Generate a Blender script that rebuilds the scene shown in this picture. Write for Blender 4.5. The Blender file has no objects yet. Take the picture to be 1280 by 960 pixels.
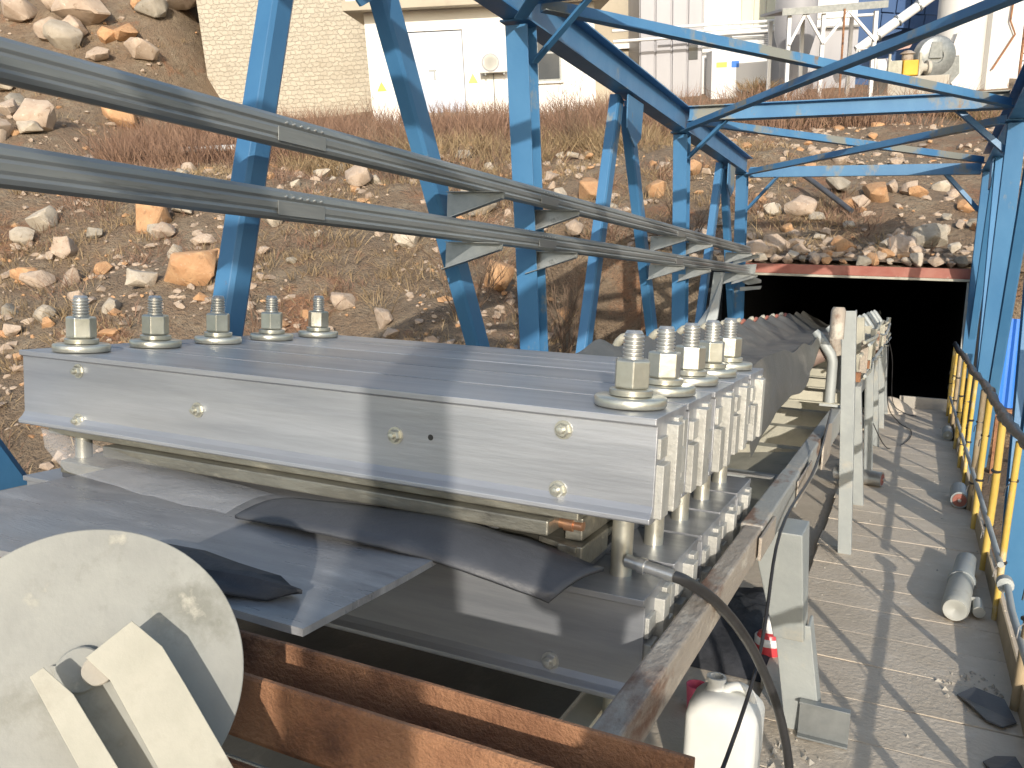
import bpy, bmesh, math, random
import numpy as np
from mathutils import Vector, Matrix, noise
C = bpy.context.scene.collection
SC = bpy.context.scene

# ------------------------------------------------------------------ camera, sky, sun
TH = -0.20352759                                   # the conveyor falls away at 11.7 degrees
CT, ST = math.cos(TH), math.sin(TH)
WM = Matrix(((1, 0, 0), (0, CT, -ST), (0, ST, CT)))          # conveyor axes -> world
FM = Matrix(((0.89693583, -0.44216073, 0), (0.44216073, 0.89693583, 0), (0, 0, 1)))   # yard axes -> world
IM = Matrix.Identity(3)
def rot(v):
    t = v.length; k = v / t
    K = Matrix(((0, -k.z, k.y), (k.z, 0, -k.x), (-k.y, k.x, 0)))
    return IM + math.sin(t) * K + (1 - math.cos(t)) * (K @ K)
CM = rot(Vector((0.11286848, 0.44048507, 0.06632688))) @ Matrix(((1, 0, 0), (0, 0, -1), (0, 1, 0)))
CAM = Vector((0, 0, 1.55))
cam_d = bpy.data.cameras.new('camera'); cam = bpy.data.objects.new('camera', cam_d); C.objects.link(cam)
cr = WM @ CM.transposed() @ Matrix(((1, 0, 0), (0, -1, 0), (0, 0, -1)))
cam.matrix_world = Matrix.Translation(WM @ CAM) @ cr.to_4x4()
cam_d.sensor_width = 36; cam_d.lens = 1066.74 / 1280 * 36
cam_d.clip_start = 0.02; cam_d.clip_end = 2000
SC.camera = cam

SUN_CONV = Vector((0.397, -0.881, 0.252)).normalized()
SUN = (WM @ SUN_CONV).normalized()
wd = bpy.data.worlds.new('World'); SC.world = wd; wd.use_nodes = True
nt = wd.node_tree; bg = nt.nodes['Background']
sky = nt.nodes.new('ShaderNodeTexSky'); sky.sky_type = 'NISHITA'; sky.sun_disc = False
sky.sun_elevation = math.asin(SUN.z); sky.sun_rotation = math.atan2(SUN.x, SUN.y)
sky.air_density = 1.3; sky.dust_density = 2.0
nt.links.new(sky.outputs[0], bg.inputs[0]); bg.inputs[1].default_value = 0.15; sky.altitude = 0
sl = bpy.data.lights.new('sun', 'SUN'); so = bpy.data.objects.new('sun', sl); C.objects.link(so)
sl.energy = 3.1; sl.angle = math.radians(0.5); sl.color = (1.0, 0.92, 0.81)
so.rotation_euler = SUN.to_track_quat('Z', 'Y').to_euler(); so.location = SUN * 30
SC.view_settings.view_transform = 'Standard'; SC.view_settings.look = 'None'
SC.view_settings.gamma = 1; SC.view_settings.exposure = 0.52

# ------------------------------------------------------------------ materials
def mat(name, c1, c2, scale=6, rough=.6, metal=0, bump=.1, bscale=40, stretch=(1, 1, 1), spots=None, spots2=None, rvar=.12, rnd=0, alpha=1, detail=6):
    m = bpy.data.materials.new(name); m.use_nodes = True
    N = m.node_tree.nodes; L = m.node_tree.links; b = N['Principled BSDF']
    tc = N.new('ShaderNodeTexCoord'); mp = N.new('ShaderNodeMapping'); mp.inputs['Scale'].default_value = stretch
    L.new(tc.outputs['Object'], mp.inputs[0])
    src = mp.outputs[0]
    oi = N.new('ShaderNodeObjectInfo')
    if rnd:
        ad = N.new('ShaderNodeVectorMath'); ad.operation = 'ADD'
        sc = N.new('ShaderNodeVectorMath'); sc.operation = 'SCALE'; sc.inputs['Scale'].default_value = 37
        cb = N.new('ShaderNodeCombineXYZ'); L.new(oi.outputs['Random'], cb.inputs[0]); L.new(oi.outputs['Random'], cb.inputs[2])
        L.new(cb.outputs[0], sc.inputs[0]); L.new(src, ad.inputs[0]); L.new(sc.outputs[0], ad.inputs[1]); src = ad.outputs[0]
    def nz(s, d=detail, r=.6):
        n = N.new('ShaderNodeTexNoise'); n.inputs['Scale'].default_value = s; n.inputs['Detail'].default_value = d; n.inputs['Roughness'].default_value = r
        L.new(src, n.inputs['Vector']); return n
    def ramp(n, a, bb):
        r = N.new('ShaderNodeMapRange'); r.inputs['From Min'].default_value = a; r.inputs['From Max'].default_value = bb
        L.new(n.outputs['Fac'], r.inputs['Value']); return r.outputs[0]
    def mix(f, a, bb):
        x = N.new('ShaderNodeMix'); x.data_type = 'RGBA'
        L.new(f, x.inputs[0])
        for i, v in ((6, a), (7, bb)):
            if isinstance(v, tuple): x.inputs[i].default_value = (*v, 1)
            else: L.new(v, x.inputs[i])
        return x.outputs[2]
    n1 = nz(scale)
    col = mix(ramp(n1, .32, .68), c1, c2)
    for sp in (spots, spots2):
        if sp:
            c, s, th, w = sp
            col = mix(ramp(nz(s, 8, .65), th, th + w), col, c)
    if rnd:
        hv = N.new('ShaderNodeHueSaturation'); mr = N.new('ShaderNodeMapRange')
        mr.inputs['To Min'].default_value = 1 - rnd; mr.inputs['To Max'].default_value = 1 + rnd
        L.new(oi.outputs['Random'], mr.inputs['Value']); L.new(mr.outputs[0], hv.inputs['Value']); L.new(col, hv.inputs['Color']); col = hv.outputs[0]
    L.new(col, b.inputs['Base Color'])
    rr = N.new('ShaderNodeMapRange'); rr.inputs['To Min'].default_value = max(.02, rough - rvar); rr.inputs['To Max'].default_value = min(1, rough + rvar)
    L.new(nz(scale * 2.3).outputs['Fac'], rr.inputs['Value']); L.new(rr.outputs[0], b.inputs['Roughness'])
    b.inputs['Metallic'].default_value = metal
    if alpha < 1: b.inputs['Alpha'].default_value = alpha
    if bump:
        bp = N.new('ShaderNodeBump'); bp.inputs['Strength'].default_value = bump; bp.inputs['Distance'].default_value = .02
        L.new(nz(bscale, 5).outputs['Fac'], bp.inputs['Height']); L.new(bp.outputs[0], b.inputs['Normal'])
    return m
K = {}
K['alu'] = mat('brushed_aluminium', (.27, .285, .31), (.43, .445, .47), 8, .42, .6, .06, 60, (.12, 1.3, 1.3), ((.20, .21, .23), 3, .56, .2), ((.56, .56, .56), 14, .68, .08), rnd=.08)
K['aluend'] = mat('sawn_aluminium', (.36, .36, .33), (.48, .475, .44), 12, .55, .3, .2, 90, (1, 1, 1), ((.25, .245, .22), 18, .58, .2), rnd=.12)
K['zinc'] = mat('yellow_zinc_plating', (.44, .435, .37), (.57, .565, .50), 14, .34, .75, .05, 80, (1, 1, 1), ((.30, .28, .20), 20, .60, .15), rnd=.08)
K['steel'] = mat('bright_steel', (.45, .46, .45), (.6, .6, .58), 14, .35, .8, .04, 80)
K['plate'] = mat('dull_platen_steel', (.17, .165, .14), (.27, .26, .215), 20, .42, .6, .18, 60, (.3, 1, 1), ((.42, .39, .31), 14, .56, .15), ((.06, .055, .05), 9, .6, .15))
K['blue'] = mat('blue_paint', (.045, .155, .31), (.066, .195, .36), 2.5, .42, 0, .06, 40, (1, 1, .6), ((.21, .235, .23), 2.3, .63, .06), ((.17, .095, .08), 5, .70, .04), rnd=.06)
K['blue2'] = mat('weathered_blue_paint', (.056, .17, .325), (.085, .225, .38), 2.5, .48, 0, .06, 40, (1, 1, .6), ((.225, .23, .20), 1.7, .52, .06), ((.22, .15, .09), 5, .65, .05), rnd=.06)
K['galv'] = mat('galvanised_rail', (.21, .225, .225), (.30, .315, .31), 5, .40, .5, .05, 60, (2, .15, 2), ((.38, .39, .37), 4, .58, .2), ((.14, .145, .14), 7, .62, .1))
K['grey'] = mat('dusty_grey_paint', (.29, .315, .315), (.37, .395, .385), 5, .55, .15, .1, 50, (1, 1, 1), ((.44, .41, .34), 4, .56, .15), ((.20, .12, .08), 9, .69, .06))
K['cream'] = mat('dusty_cream_paint', (.33, .325, .265), (.44, .42, .34), 6, .6, 0, .14, 60, (1, 1, 1), ((.245, .24, .185), 5, .54, .2), ((.16, .11, .07), 30, .72, .05))
K['disc'] = mat('smudged_grey_cream_paint', (.25, .252, .23), (.32, .322, .29), 9, .55, 0, .06, 60, (1, 1, 1), ((.20, .20, .17), 7, .53, .12), ((.43, .41, .34), 14, .60, .1), rnd=.0)
K['discplate'] = mat('cream_plate_paint', (.36, .345, .28), (.44, .42, .345), 9, .55, 0, .06, 60, (1, 1, 1), ((.33, .31, .25), 9, .56, .15), ((.2, .15, .1), 60, .74, .04))
K['stringer'] = mat('weathered_stringer_paint', (.27, .275, .26), (.37, .375, .35), 5, .6, .1, .2, 60, (1, .5, 1), ((.20, .12, .08), 5, .58, .08), ((.46, .41, .33), 7, .55, .12))
K['rust'] = mat('rusted_steel', (.22, .10, .05), (.40, .205, .105), 10, .8, .1, .6, 130, (1, 1, 1), ((.08, .035, .02), 6, .56, .15), ((.38, .2, .1), 30, .62, .1))
K['rustpaint'] = mat('rusty_worn_paint', (.30, .26, .215), (.40, .35, .29), 4, .65, .1, .4, 60, (1, .4, 1), ((.18, .10, .065), 5, .56, .1), ((.50, .46, .39), 12, .56, .1))
K['rollerdust'] = mat('dusty_roller_shell', (.16, .105, .085), (.25, .19, .16), 6, .6, .1, .15, 50, (1, 1, 1), ((.30, .27, .22), 5, .52, .15))
K['redoxide'] = mat('red_oxide_paint', (.28, .085, .06), (.36, .15, .11), 4, .65, 0, .15, 50, (1, 1, 1), ((.4, .3, .25), 5, .62, .1))
K['rubber'] = mat('dusty_rubber', (.045, .048, .055), (.085, .09, .10), 4, .45, 0, .15, 60, (.6, 1, 1), ((.16, .16, .165), 6, .55, .25), ((.26, .25, .24), 22, .7, .06))
K['belt'] = mat('conveyor_belt_rubber', (.065, .066, .062), (.11, .108, .096), 3, .45, 0, .12, 80, (1, .5, 1), ((.17, .16, .138), 4, .55, .14), ((.27, .26, .25), 14, .68, .08))
K['wetbelt'] = mat('polished_belt_rubber', (.19, .195, .205), (.31, .315, .325), 4, .30, .1, .10, 70, (.5, 2.2, 1), ((.42, .42, .42), 6, .54, .2), ((.09, .092, .10), 5, .57, .2))
K['black'] = mat('black_rubber_hose', (.02, .02, .021), (.035, .035, .037), 8, .35, 0, .05, 60)
K['floor'] = mat('dusty_walkway', (.53, .455, .355), (.61, .53, .425), 4, .9, 0, .35, 45, (1, 1, 1), ((.64, .57, .47), 9, .55, .15), ((.17, .14, .11), 11, .66, .08), rnd=.07)
K['yellow'] = mat('worn_yellow_paint', (.52, .35, .06), (.64, .46, .13), 7, .5, 0, .1, 60, (1, 1, .5), ((.55, .48, .36), 6, .55, .12), ((.25, .14, .06), 11, .68, .06), rnd=.12)
K['brown'] = mat('dull_brown_paint', (.26, .20, .12), (.38, .30, .19), 7, .6, 0, .1, 60, (1, 1, .5), ((.45, .42, .36), 6, .6, .1), rnd=.15)
K['jug'] = mat('white_plastic', (.58, .59, .56), (.68, .68, .65), 5, .4, 0, .08, 12, (1, 1, 1), ((.6, .58, .52), 6, .62, .2))
K['red'] = mat('red_plastic', (.55, .04, .05), (.66, .07, .08), 5, .35, 0, .02, 40)
K['pink'] = mat('pink_plastic', (.60, .09, .16), (.68, .14, .22), 5, .5, 0, .02, 40)
K['white'] = mat('white_label', (.78, .78, .76), (.84, .84, .82), 5, .6, 0, 0)
K['cloth'] = mat('black_tarpaulin', (.02, .022, .026), (.045, .047, .055), 9, .7, 0, .3, 30)
K['sleeve'] = mat('dusty_pale_plastic', (.34, .345, .31), (.44, .44, .40), 5, .5, 0, .08, 20, (1, 1, 1), ((.28, .26, .2), 6, .6, .2))
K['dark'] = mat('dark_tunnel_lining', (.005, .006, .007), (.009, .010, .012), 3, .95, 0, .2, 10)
K['rockt'] = mat('tan_rock', (.36, .27, .20), (.48, .385, .295), 2.2, .9, 0, .6, 9, (1, 1, 1), ((.24, .17, .115), 3.5, .58, .12), ((.55, .49, .40), 6, .6, .1), rnd=.14)
K['rocko'] = mat('orange_rock', (.40, .215, .105), (.52, .32, .17), 2.2, .9, 0, .6, 9, (1, 1, 1), ((.27, .15, .08), 3.5, .58, .12), ((.56, .43, .30), 6, .6, .1), rnd=.12)
K['rockp'] = mat('pale_rock', (.38, .325, .25), (.49, .43, .345), 2.2, .9, 0, .6, 9, (1, 1, 1), ((.3, .24, .18), 3.5, .58, .12), ((.54, .49, .42), 6, .6, .1), rnd=.14)
K['rockg'] = mat('grey_rock', (.25, .22, .17), (.36, .32, .26), 2.2, .9, 0, .6, 9, (1, 1, 1), ((.18, .145, .10), 3.5, .58, .12), ((.44, .40, .33), 6, .6, .1), rnd=.14)
K['straw'] = mat('dry_grass', (.22, .155, .085), (.36, .265, .15), 1.3, .9, 0, 0)
K['brush'] = mat('reddish_dry_brush', (.19, .11, .075), (.30, .19, .125), 1.3, .9, 0, 0)
K['twig'] = mat('bare_twig', (.13, .085, .055), (.22, .15, .10), 6, .9, 0, 0)
K['wall'] = mat('white_render', (.80, .78, .74), (.85, .83, .79), .8, .9, 0, .1, 20, (1, 1, 1), ((.74, .70, .63), .9, .62, .2))
K['door'] = mat('pale_blue_door_paint', (.50, .55, .64), (.56, .61, .69), .8, .6, 0, .03, 20)
K['render'] = mat('beige_render', (.40, .35, .27), (.47, .42, .33), .7, .95, 0, .3, 18, (1, 1, 1), ((.33, .285, .22), .8, .6, .2))
K['shed'] = mat('grey_sheet_metal', (.34, .34, .36), (.40, .40, .42), .8, .5, .1, .03, 20, (1, 1, .2), ((.30, .29, .29), 1.2, .6, .2))
K['shedw'] = mat('white_sheet_metal', (.66, .67, .67), (.74, .74, .73), .8, .5, 0, .03, 20, (1, 1, .2), ((.55, .52, .46), 1.2, .62, .15))
K['shedc'] = mat('cream_sheet_metal', (.55, .54, .42), (.62, .60, .48), .8, .5, 0, .03, 20, (1, 1, .2))
K['glass'] = mat('dark_window_glass', (.05, .06, .07), (.08, .09, .10), 1, .12, 0, 0)
K['bluesheet'] = mat('dark_blue_sheet', (.035, .085, .20), (.05, .11, .25), 1, .45, .1, .03, 20)
K['bluehose'] = mat('bright_blue_sheet', (.035, .17, .58), (.05, .21, .66), 1, .4, 0, .02, 20)
K['tank'] = mat('white_tank_paint', (.62, .61, .58), (.70, .69, .66), .8, .5, 0, .05, 20, (1, 1, .4), ((.30, .12, .08), .9, .66, .06), ((.45, .38, .32), 1.5, .66, .1))
K['motor'] = mat('orange_yellow_paint', (.62, .33, .03), (.72, .42, .05), 2, .5, 0, .02, 20)
K['conc'] = mat('weathered_concrete', (.36, .33, .28), (.45, .42, .36), 1.5, .95, 0, .3, 14, (1, 1, 1), ((.26, .23, .19), 1.3, .58, .15))
K['film'] = mat('clear_plastic_film', (.75, .76, .76), (.85, .85, .85), 3, .15, 0, .3, 15, alpha=.22)
K['copper'] = mat('copper_fitting', (.42, .22, .13), (.55, .32, .2), 8, .35, .8, 0)
K['acbox'] = mat('offwhite_enamel', (.64, .63, .57), (.70, .69, .63), 2, .5, 0, 0)
K['signy'] = mat('yellow_sign', (.70, .58, .10), (.75, .62, .12), 2, .6, 0, 0)
K['signr'] = mat('faded_red_sign', (.62, .42, .38), (.66, .46, .42), 2, .6, 0, 0)
K['signg'] = mat('green_sign', (.42, .55, .15), (.46, .60, .18), 2, .6, 0, 0)

# masonry: block courses drawn by a brick texture (blocks are under ten pixels in the photograph)
def masonry():
    m = mat('pale_block_masonry', (.42, .37, .29), (.52, .47, .38), 1.2, .95, 0, 0, 14)
    N = m.node_tree.nodes; L = m.node_tree.links; b = N['Principled BSDF']
    tc = N.new('ShaderNodeTexCoord'); sp = N.new('ShaderNodeSeparateXYZ'); cb = N.new('ShaderNodeCombineXYZ')
    L.new(tc.outputs['Object'], sp.inputs[0]); L.new(sp.outputs[0], cb.inputs[0]); L.new(sp.outputs[2], cb.inputs[1])
    wob = N.new('ShaderNodeTexNoise'); wob.inputs['Scale'].default_value = 6; L.new(tc.outputs['Object'], wob.inputs[0])
    ws = N.new('ShaderNodeVectorMath'); ws.operation = 'MULTIPLY_ADD'; ws.inputs[1].default_value = (.30, .20, 0)
    L.new(wob.outputs['Color'], ws.inputs[0]); L.new(cb.outputs[0], ws.inputs[2])
    br = N.new('ShaderNodeTexBrick'); br.inputs['Scale'].default_value = 1; br.inputs['Brick Width'].default_value = .21; br.inputs['Row Height'].default_value = .14
    br.inputs['Mortar Size'].default_value = .015; br.inputs['Mortar Smooth'].default_value = .6
    br.inputs['Color1'].default_value = (.50, .45, .36, 1); br.inputs['Color2'].default_value = (.38, .34, .27, 1); br.inputs['Mortar'].default_value = (.36, .32, .25, 1)
    L.new(ws.outputs[0], br.inputs[0]); 
    old = b.inputs['Base Color'].links[0].from_socket
    x = N.new('ShaderNodeMix'); x.data_type = 'RGBA'; x.inputs[0].default_value = .55
    L.new(old, x.inputs[6]); L.new(br.outputs['Color'], x.inputs[7]); L.new(x.outputs[2], b.inputs['Base Color'])
    bp = N.new('ShaderNodeBump'); bp.inputs['Strength'].default_value = .8; bp.inputs['Distance'].default_value = .03; bp.invert = True
    L.new(br.outputs['Fac'], bp.inputs['Height']); L.new(bp.outputs[0], b.inputs['Normal'])
    return m
K['masonry'] = masonry()

def soil():
    m = bpy.data.materials.new('dry_hillside_soil'); m.use_nodes = True
    N = m.node_tree.nodes; L = m.node_tree.links; b = N['Principled BSDF']
    tc = N.new('ShaderNodeTexCoord'); b.inputs['Roughness'].default_value = .95
    def nz(s, d=8, r=.62):
        n = N.new('ShaderNodeTexNoise'); n.inputs['Scale'].default_value = s; n.inputs['Detail'].default_value = d; n.inputs['Roughness'].default_value = r
        L.new(tc.outputs['Object'], n.inputs[0]); return n.outputs['Fac']
    def mr(f, a, c):
        r = N.new('ShaderNodeMapRange'); r.inputs['From Min'].default_value = a; r.inputs['From Max'].default_value = c; L.new(f, r.inputs[0]); return r.outputs[0]
    def mix(f, a, c):
        x = N.new('ShaderNodeMix'); x.data_type = 'RGBA'; L.new(f, x.inputs[0])
        for i, v in ((6, a), (7, c)):
            if isinstance(v, tuple): x.inputs[i].default_value = (*v, 1)
            else: L.new(v, x.inputs[i])
        return x.outputs[2]
    c = mix(mr(nz(.45), .35, .65), (.245, .185, .125), (.29, .195, .12))       # grassy brown / reddish
    c = mix(mr(nz(.8), .54, .64), c, (.33, .17, .09))                         # raw orange earth
    c = mix(mr(nz(2.2), .48, .66), c, (.34, .265, .18))                       # pale dusty patches
    c = mix(mr(nz(9), .52, .7), c, (.15, .105, .065))                         # fine dark litter
    c = mix(mr(nz(26), .60, .70), c, (.38, .32, .24))                         # small chips of stone
    L.new(c, b.inputs['Base Color'])
    ad = N.new('ShaderNodeMath'); ad.operation = 'ADD'; L.new(nz(3.5), ad.inputs[0]); L.new(nz(22), ad.inputs[1])
    bp = N.new('ShaderNodeBump'); bp.inputs['Strength'].default_value = 1; bp.inputs['Distance'].default_value = .12
    L.new(ad.outputs[0], bp.inputs['Height']); L.new(bp.outputs[0], b.inputs['Normal'])
    return m
K['soil'] = soil()

# ------------------------------------------------------------------ mesh helpers
class MB:
    def __init__(s): s.v = []; s.f = []; s.sm = []
    def add(s, vs, fs, smooth=False):
        o = len(s.v); s.v += [Vector(p) for p in vs]; s.f += [tuple(i + o for i in f) for f in fs]; s.sm += [smooth] * len(fs); return s
    def box(s, a, b):
        x0, y0, z0 = a; x1, y1, z1 = b
        return s.add([(x0, y0, z0), (x1, y0, z0), (x1, y1, z0), (x0, y1, z0), (x0, y0, z1), (x1, y0, z1), (x1, y1, z1), (x0, y1, z1)],
                     [(3, 2, 1, 0), (4, 5, 6, 7), (0, 1, 5, 4), (1, 2, 6, 5), (2, 3, 7, 6), (3, 0, 4, 7)])
    def loft(s, rings, closed=True, caps=True, smooth=False):
        n = len(rings[0]); vs = [p for r in rings for p in r]; fs = []
        for k in range(len(rings) - 1):
            for i in range(n if closed else n - 1):
                j = (i + 1) % n
                fs.append((k * n + i, k * n + j, (k + 1) * n + j, (k + 1) * n + i))
        o = len(s.f); s.add(vs, fs, smooth)
        if caps and closed:
            b = len(s.v) - len(vs)
            s.f += [tuple(range(b + n - 1, b - 1, -1)), tuple(range(b + (len(rings) - 1) * n, b + len(rings) * n))]; s.sm += [False, False]
        return s
    def bar(s, p, q, prof, up=(0, 0, 1), smooth=False):
        """extrude a 2D profile (side, up) from p to q"""
        p = Vector(p); q = Vector(q); d = (q - p).normalized(); a = d.cross(Vector(up)).normalized(); b = a.cross(d)
        return s.loft([[c + a * x + b * y for x, y in prof] for c in (p, q)], smooth=smooth)
    def tube(s, pts, r, seg=10, smooth=True):
        pts = [Vector(p) for p in pts]; rings = []; ref = None
        for i, p in enumerate(pts):
            d = (pts[min(i + 1, len(pts) - 1)] - pts[max(i - 1, 0)]).normalized()
            if ref is None: ref = d.orthogonal().normalized()
            a = (ref - d * ref.dot(d)).normalized(); ref = a; b = d.cross(a)
            rr = r[i] if isinstance(r, (list, tuple)) else r
            rings.append([p + (a * math.cos(t) + b * math.sin(t)) * rr for t in [2 * math.pi * k / seg for k in range(seg)]])
        return s.loft(rings, smooth=smooth)
    def lathe(s, o, axis, prof, seg=24, smooth=True):
        """profile of (radius, height) turned about axis through o"""
        o = Vector(o); d = Vector(axis).normalized(); a = d.orthogonal().normalized(); b = d.cross(a)
        return s.loft([[o + d * h + (a * math.cos(t) + b * math.sin(t)) * max(r, 1e-4) for t in [2 * math.pi * k / seg for k in range(seg)]] for r, h in prof], smooth=smooth)
    def prism(s, poly, off):
        off = Vector(off); return s.loft([[Vector(p) for p in poly], [Vector(p) + off for p in poly]])
def rect(w, h, x=0, y=0): return [(x - w / 2, y - h / 2), (x + w / 2, y - h / 2), (x + w / 2, y + h / 2), (x - w / 2, y + h / 2)]
def isec(w, h, tf, tw, y=0):
    a, b, c, d = w / 2, h / 2, tw / 2, h / 2 - tf
    return [(x, z + y) for x, z in [(-a, -b), (a, -b), (a, -d), (c, -d), (c, d), (a, d), (a, b), (-a, b), (-a, d), (-c, d), (-c, -d), (-a, -d)]]
def csec(w, h, t, s=1):
    return [(x * s, z) for x, z in [(0, -h / 2), (w, -h / 2), (w, -h / 2 + t), (t, -h / 2 + t), (t, h / 2 - t), (w, h / 2 - t), (w, h / 2), (0, h / 2)]][::s]
def lsec(w, h, t, s=1):
    return [(x * s, z) for x, z in [(0, 0), (w, 0), (w, t), (t, t), (t, h), (0, h)]][::s]

SPACE = {'c': WM, 'w': IM, 'f': FM}
INFO = {}
def tagit(o, label=None, cat=None, group=None, kind=None):
    for k, v in (('label', label), ('category', cat), ('group', group), ('kind', kind)):
        if v: o[k] = v
def place(o, space, base):
    S = SPACE[space]; o.location = S @ Vector(base); o.rotation_euler = S.to_euler(); INFO[o.name] = (space, Vector(base))
def thing(name, label, cat, base, space='c', group=None, kind=None):
    o = bpy.data.objects.new(name, None); C.objects.link(o); o.empty_display_size = .1
    place(o, space, base); tagit(o, label, cat, group, kind); return o
def mesh_of(name, mb, m, base, bevel=0):
    me = bpy.data.meshes.new(name); me.from_pydata([tuple(v - base) for v in mb.v], [], mb.f)
    me.polygons.foreach_set('use_smooth', mb.sm)
    bm = bmesh.new(); bm.from_mesh(me); bmesh.ops.recalc_face_normals(bm, faces=bm.faces); bm.to_mesh(me); bm.free()
    if any(mb.sm): me.set_sharp_from_angle(angle=math.radians(48))
    me.materials.append(m); return me
def bev(o, w):
    md = o.modifiers.new('bevel', 'BEVEL'); md.width = w; md.segments = 2; md.limit_method = 'ANGLE'; md.angle_limit = math.radians(40)
def part(name, mb, m, parent, bevel=0, label=None, kind=None):
    base = INFO[parent.name][1]
    o = bpy.data.objects.new(name, mesh_of(name, mb, m, base)); C.objects.link(o); o.parent = parent
    INFO[o.name] = INFO[parent.name]
    if bevel: bev(o, bevel)
    tagit(o, label, None, None, kind); return o
def single(name, mb, m, label, cat, base, space='c', group=None, kind=None, bevel=0):
    o = bpy.data.objects.new(name, mesh_of(name, mb, m, Vector(base))); C.objects.link(o)
    place(o, space, base); tagit(o, label, cat, group, kind)
    if bevel: bev(o, bevel)
    return o
def copy_tree(o, parent=None):
    c = o.copy(); C.objects.link(c); INFO[c.name] = INFO[o.name]
    if parent is not None: c.parent = parent
    for ch in list(o.children): copy_tree(ch, c)
    return c
def copy_part(o, off, parent):
    """a copy of a part (and its sub-parts) moved by off, in the axes of its thing"""
    c = copy_tree(o, parent); c.location = o.location + Vector(off); return c
ORD = ['first', 'second', 'third', 'fourth', 'fifth', 'sixth', 'seventh', 'eighth', 'ninth', 'tenth']

# ------------------------------------------------------------------ terrain
def lerp_pts(pts,x):
    if x<=pts[0][0]: return pts[0][1]
    for (a,b),(c,d) in zip(pts,pts[1:]):
        if x<=c: return b+(d-b)*(x-a)/(c-a)
    return pts[-1][1]
def sstep(a,b,x):
    t=min(1,max(0,(x-a)/(b-a))); return t*t*(3-2*t)
PROF=[(-5,-3.2),(6,-2.7),(9.5,-2.05),(12,-1.05),(14.5,-.3),(17,.4),(22,.8),(27,1.25),(31,1.75),(40,2.8),(60,4.5),(200,10)]
RU,RF=(0.89693583,0.44216073),(-0.44216073,0.89693583)
def ground_h(x,y):
    u=RU[0]*x+RU[1]*y; v=RF[0]*x+RF[1]*y
    h=lerp_pts(PROF,v)
    h+=4.6*sstep(24,36,v-(0.25*(u+9) if u>-9 else 0))*(1-sstep(-11,-8.5,u))+ .9*sstep(14,24,v)*(1-sstep(-13,-8,u))
    if y>12.9:                       # fill over the tunnel roof
        k=(1-sstep(1.2,4.5,abs(x+.8)-1.4))*(1-sstep(3,6,y-12.9))
        h=max(h,h*(1-k)+k*(-.70+.06*(y-12.9)))
        d=max(0,-3.4-x,x-1.3)
    zf=-.2065*min(y,13)-.45
    if y<12.95:
        dl=-3.3-x; dr=x-1.3
        if dl<0 and dr<0: return zf
        if dl>=0: h=min(max(h,zf-.6*dl),zf+.8*dl)
        else: h=min(max(h,zf-.22*dr),zf+.5*dr)
    return h
def ground_z(x, y):
    h = ground_h(x, y)
    p = Vector((x, y, 0))
    far = math.hypot(x, y)
    a = .5 * noise.noise(p * .35) + .28 * noise.noise(p * .9 + Vector((7, 3, 1))) + .13 * noise.noise(p * 2.3)
    k = 1.0
    if -4.2 < x < 3 and y < 13.2: k = .25
    if y > 12.9 and abs(x + .8) < 2.4 and y < 14.5: k = .12
    u = RU[0] * x + RU[1] * y; v = RF[0] * x + RF[1] * y
    if v > 20: k = .35 if u > -9 else 1.1
    return h + a * k * .62
def ground():
    def axis(a, b, step, outs):
        l = list(np.arange(a, b + 1e-6, step)); return [a - d for d in reversed(outs)] + l + [b + d for d in outs]
    outs = [1, 3, 7, 15, 35, 80, 180, 400]
    xs = axis(-34, 20, .27, outs); ys = axis(-6, 42, .27, outs)
    vs = [(x, y, ground_z(x, y)) for y in ys for x in xs]; n = len(xs); fs = []
    for j in range(len(ys) - 1):
        for i in range(n - 1):
            cx, cy = (xs[i] + xs[i + 1]) / 2, (ys[j] + ys[j + 1]) / 2
            if -2.62 < cx < .98 and 12.5 < cy < 13.2: continue      # the tunnel mouth
            fs.append((j * n + i, j * n + i + 1, (j + 1) * n + i + 1, (j + 1) * n + i))
    me = bpy.data.meshes.new('hillside_ground'); me.from_pydata(vs, [], fs); me.polygons.foreach_set('use_smooth', [True] * len(fs))
    me.materials.append(K['soil']); o = bpy.data.objects.new('hillside_ground', me); C.objects.link(o); o['kind'] = 'structure'
ground()

# ------------------------------------------------------------------ rocks
rng = random.Random(11)
def rock_mesh(seed, m, bevelled=True):
    r = random.Random(seed); bm = bmesh.new()
    sx, sy, sz = r.uniform(.85, 1.2), r.uniform(.75, 1.0), r.uniform(.6, .85)
    for _ in range(17):
        v = Vector((r.gauss(0, 1), r.gauss(0, 1), r.gauss(0, 1))).normalized() * r.uniform(.82, 1.05)
        bm.verts.new((v.x * sx, v.y * sy, v.z * sz))
    g = bmesh.ops.convex_hull(bm, input=bm.verts)
    bmesh.ops.delete(bm, geom=[v for v in g['geom_interior'] if isinstance(v, bmesh.types.BMVert)], context='VERTS')
    if bevelled:
        bmesh.ops.dissolve_limit(bm, angle_limit=math.radians(20), verts=bm.verts, edges=bm.edges)
        bmesh.ops.bevel(bm, geom=bm.edges[:], offset=.045, segments=1, affect='EDGES', profile=.6)
        bmesh.ops.triangulate(bm, faces=bm.faces)
        bmesh.ops.subdivide_edges(bm, edges=[e for e in bm.edges if e.calc_length() > .5], cuts=1)
        for v in bm.verts: v.co += v.co.normalized() * (.06 * noise.noise(v.co * 2.1 + Vector((seed, 0, 0))) + .05 * noise.noise(v.co * 5))
    bmesh.ops.recalc_face_normals(bm, faces=bm.faces)
    me = bpy.data.meshes.new('rock'); bm.to_mesh(me); bm.free()
    if bevelled:
        me.polygons.foreach_set('use_smooth', [True] * len(me.polygons)); me.set_sharp_from_angle(angle=math.radians(26))
    me.materials.append(K[m]); return me
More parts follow.
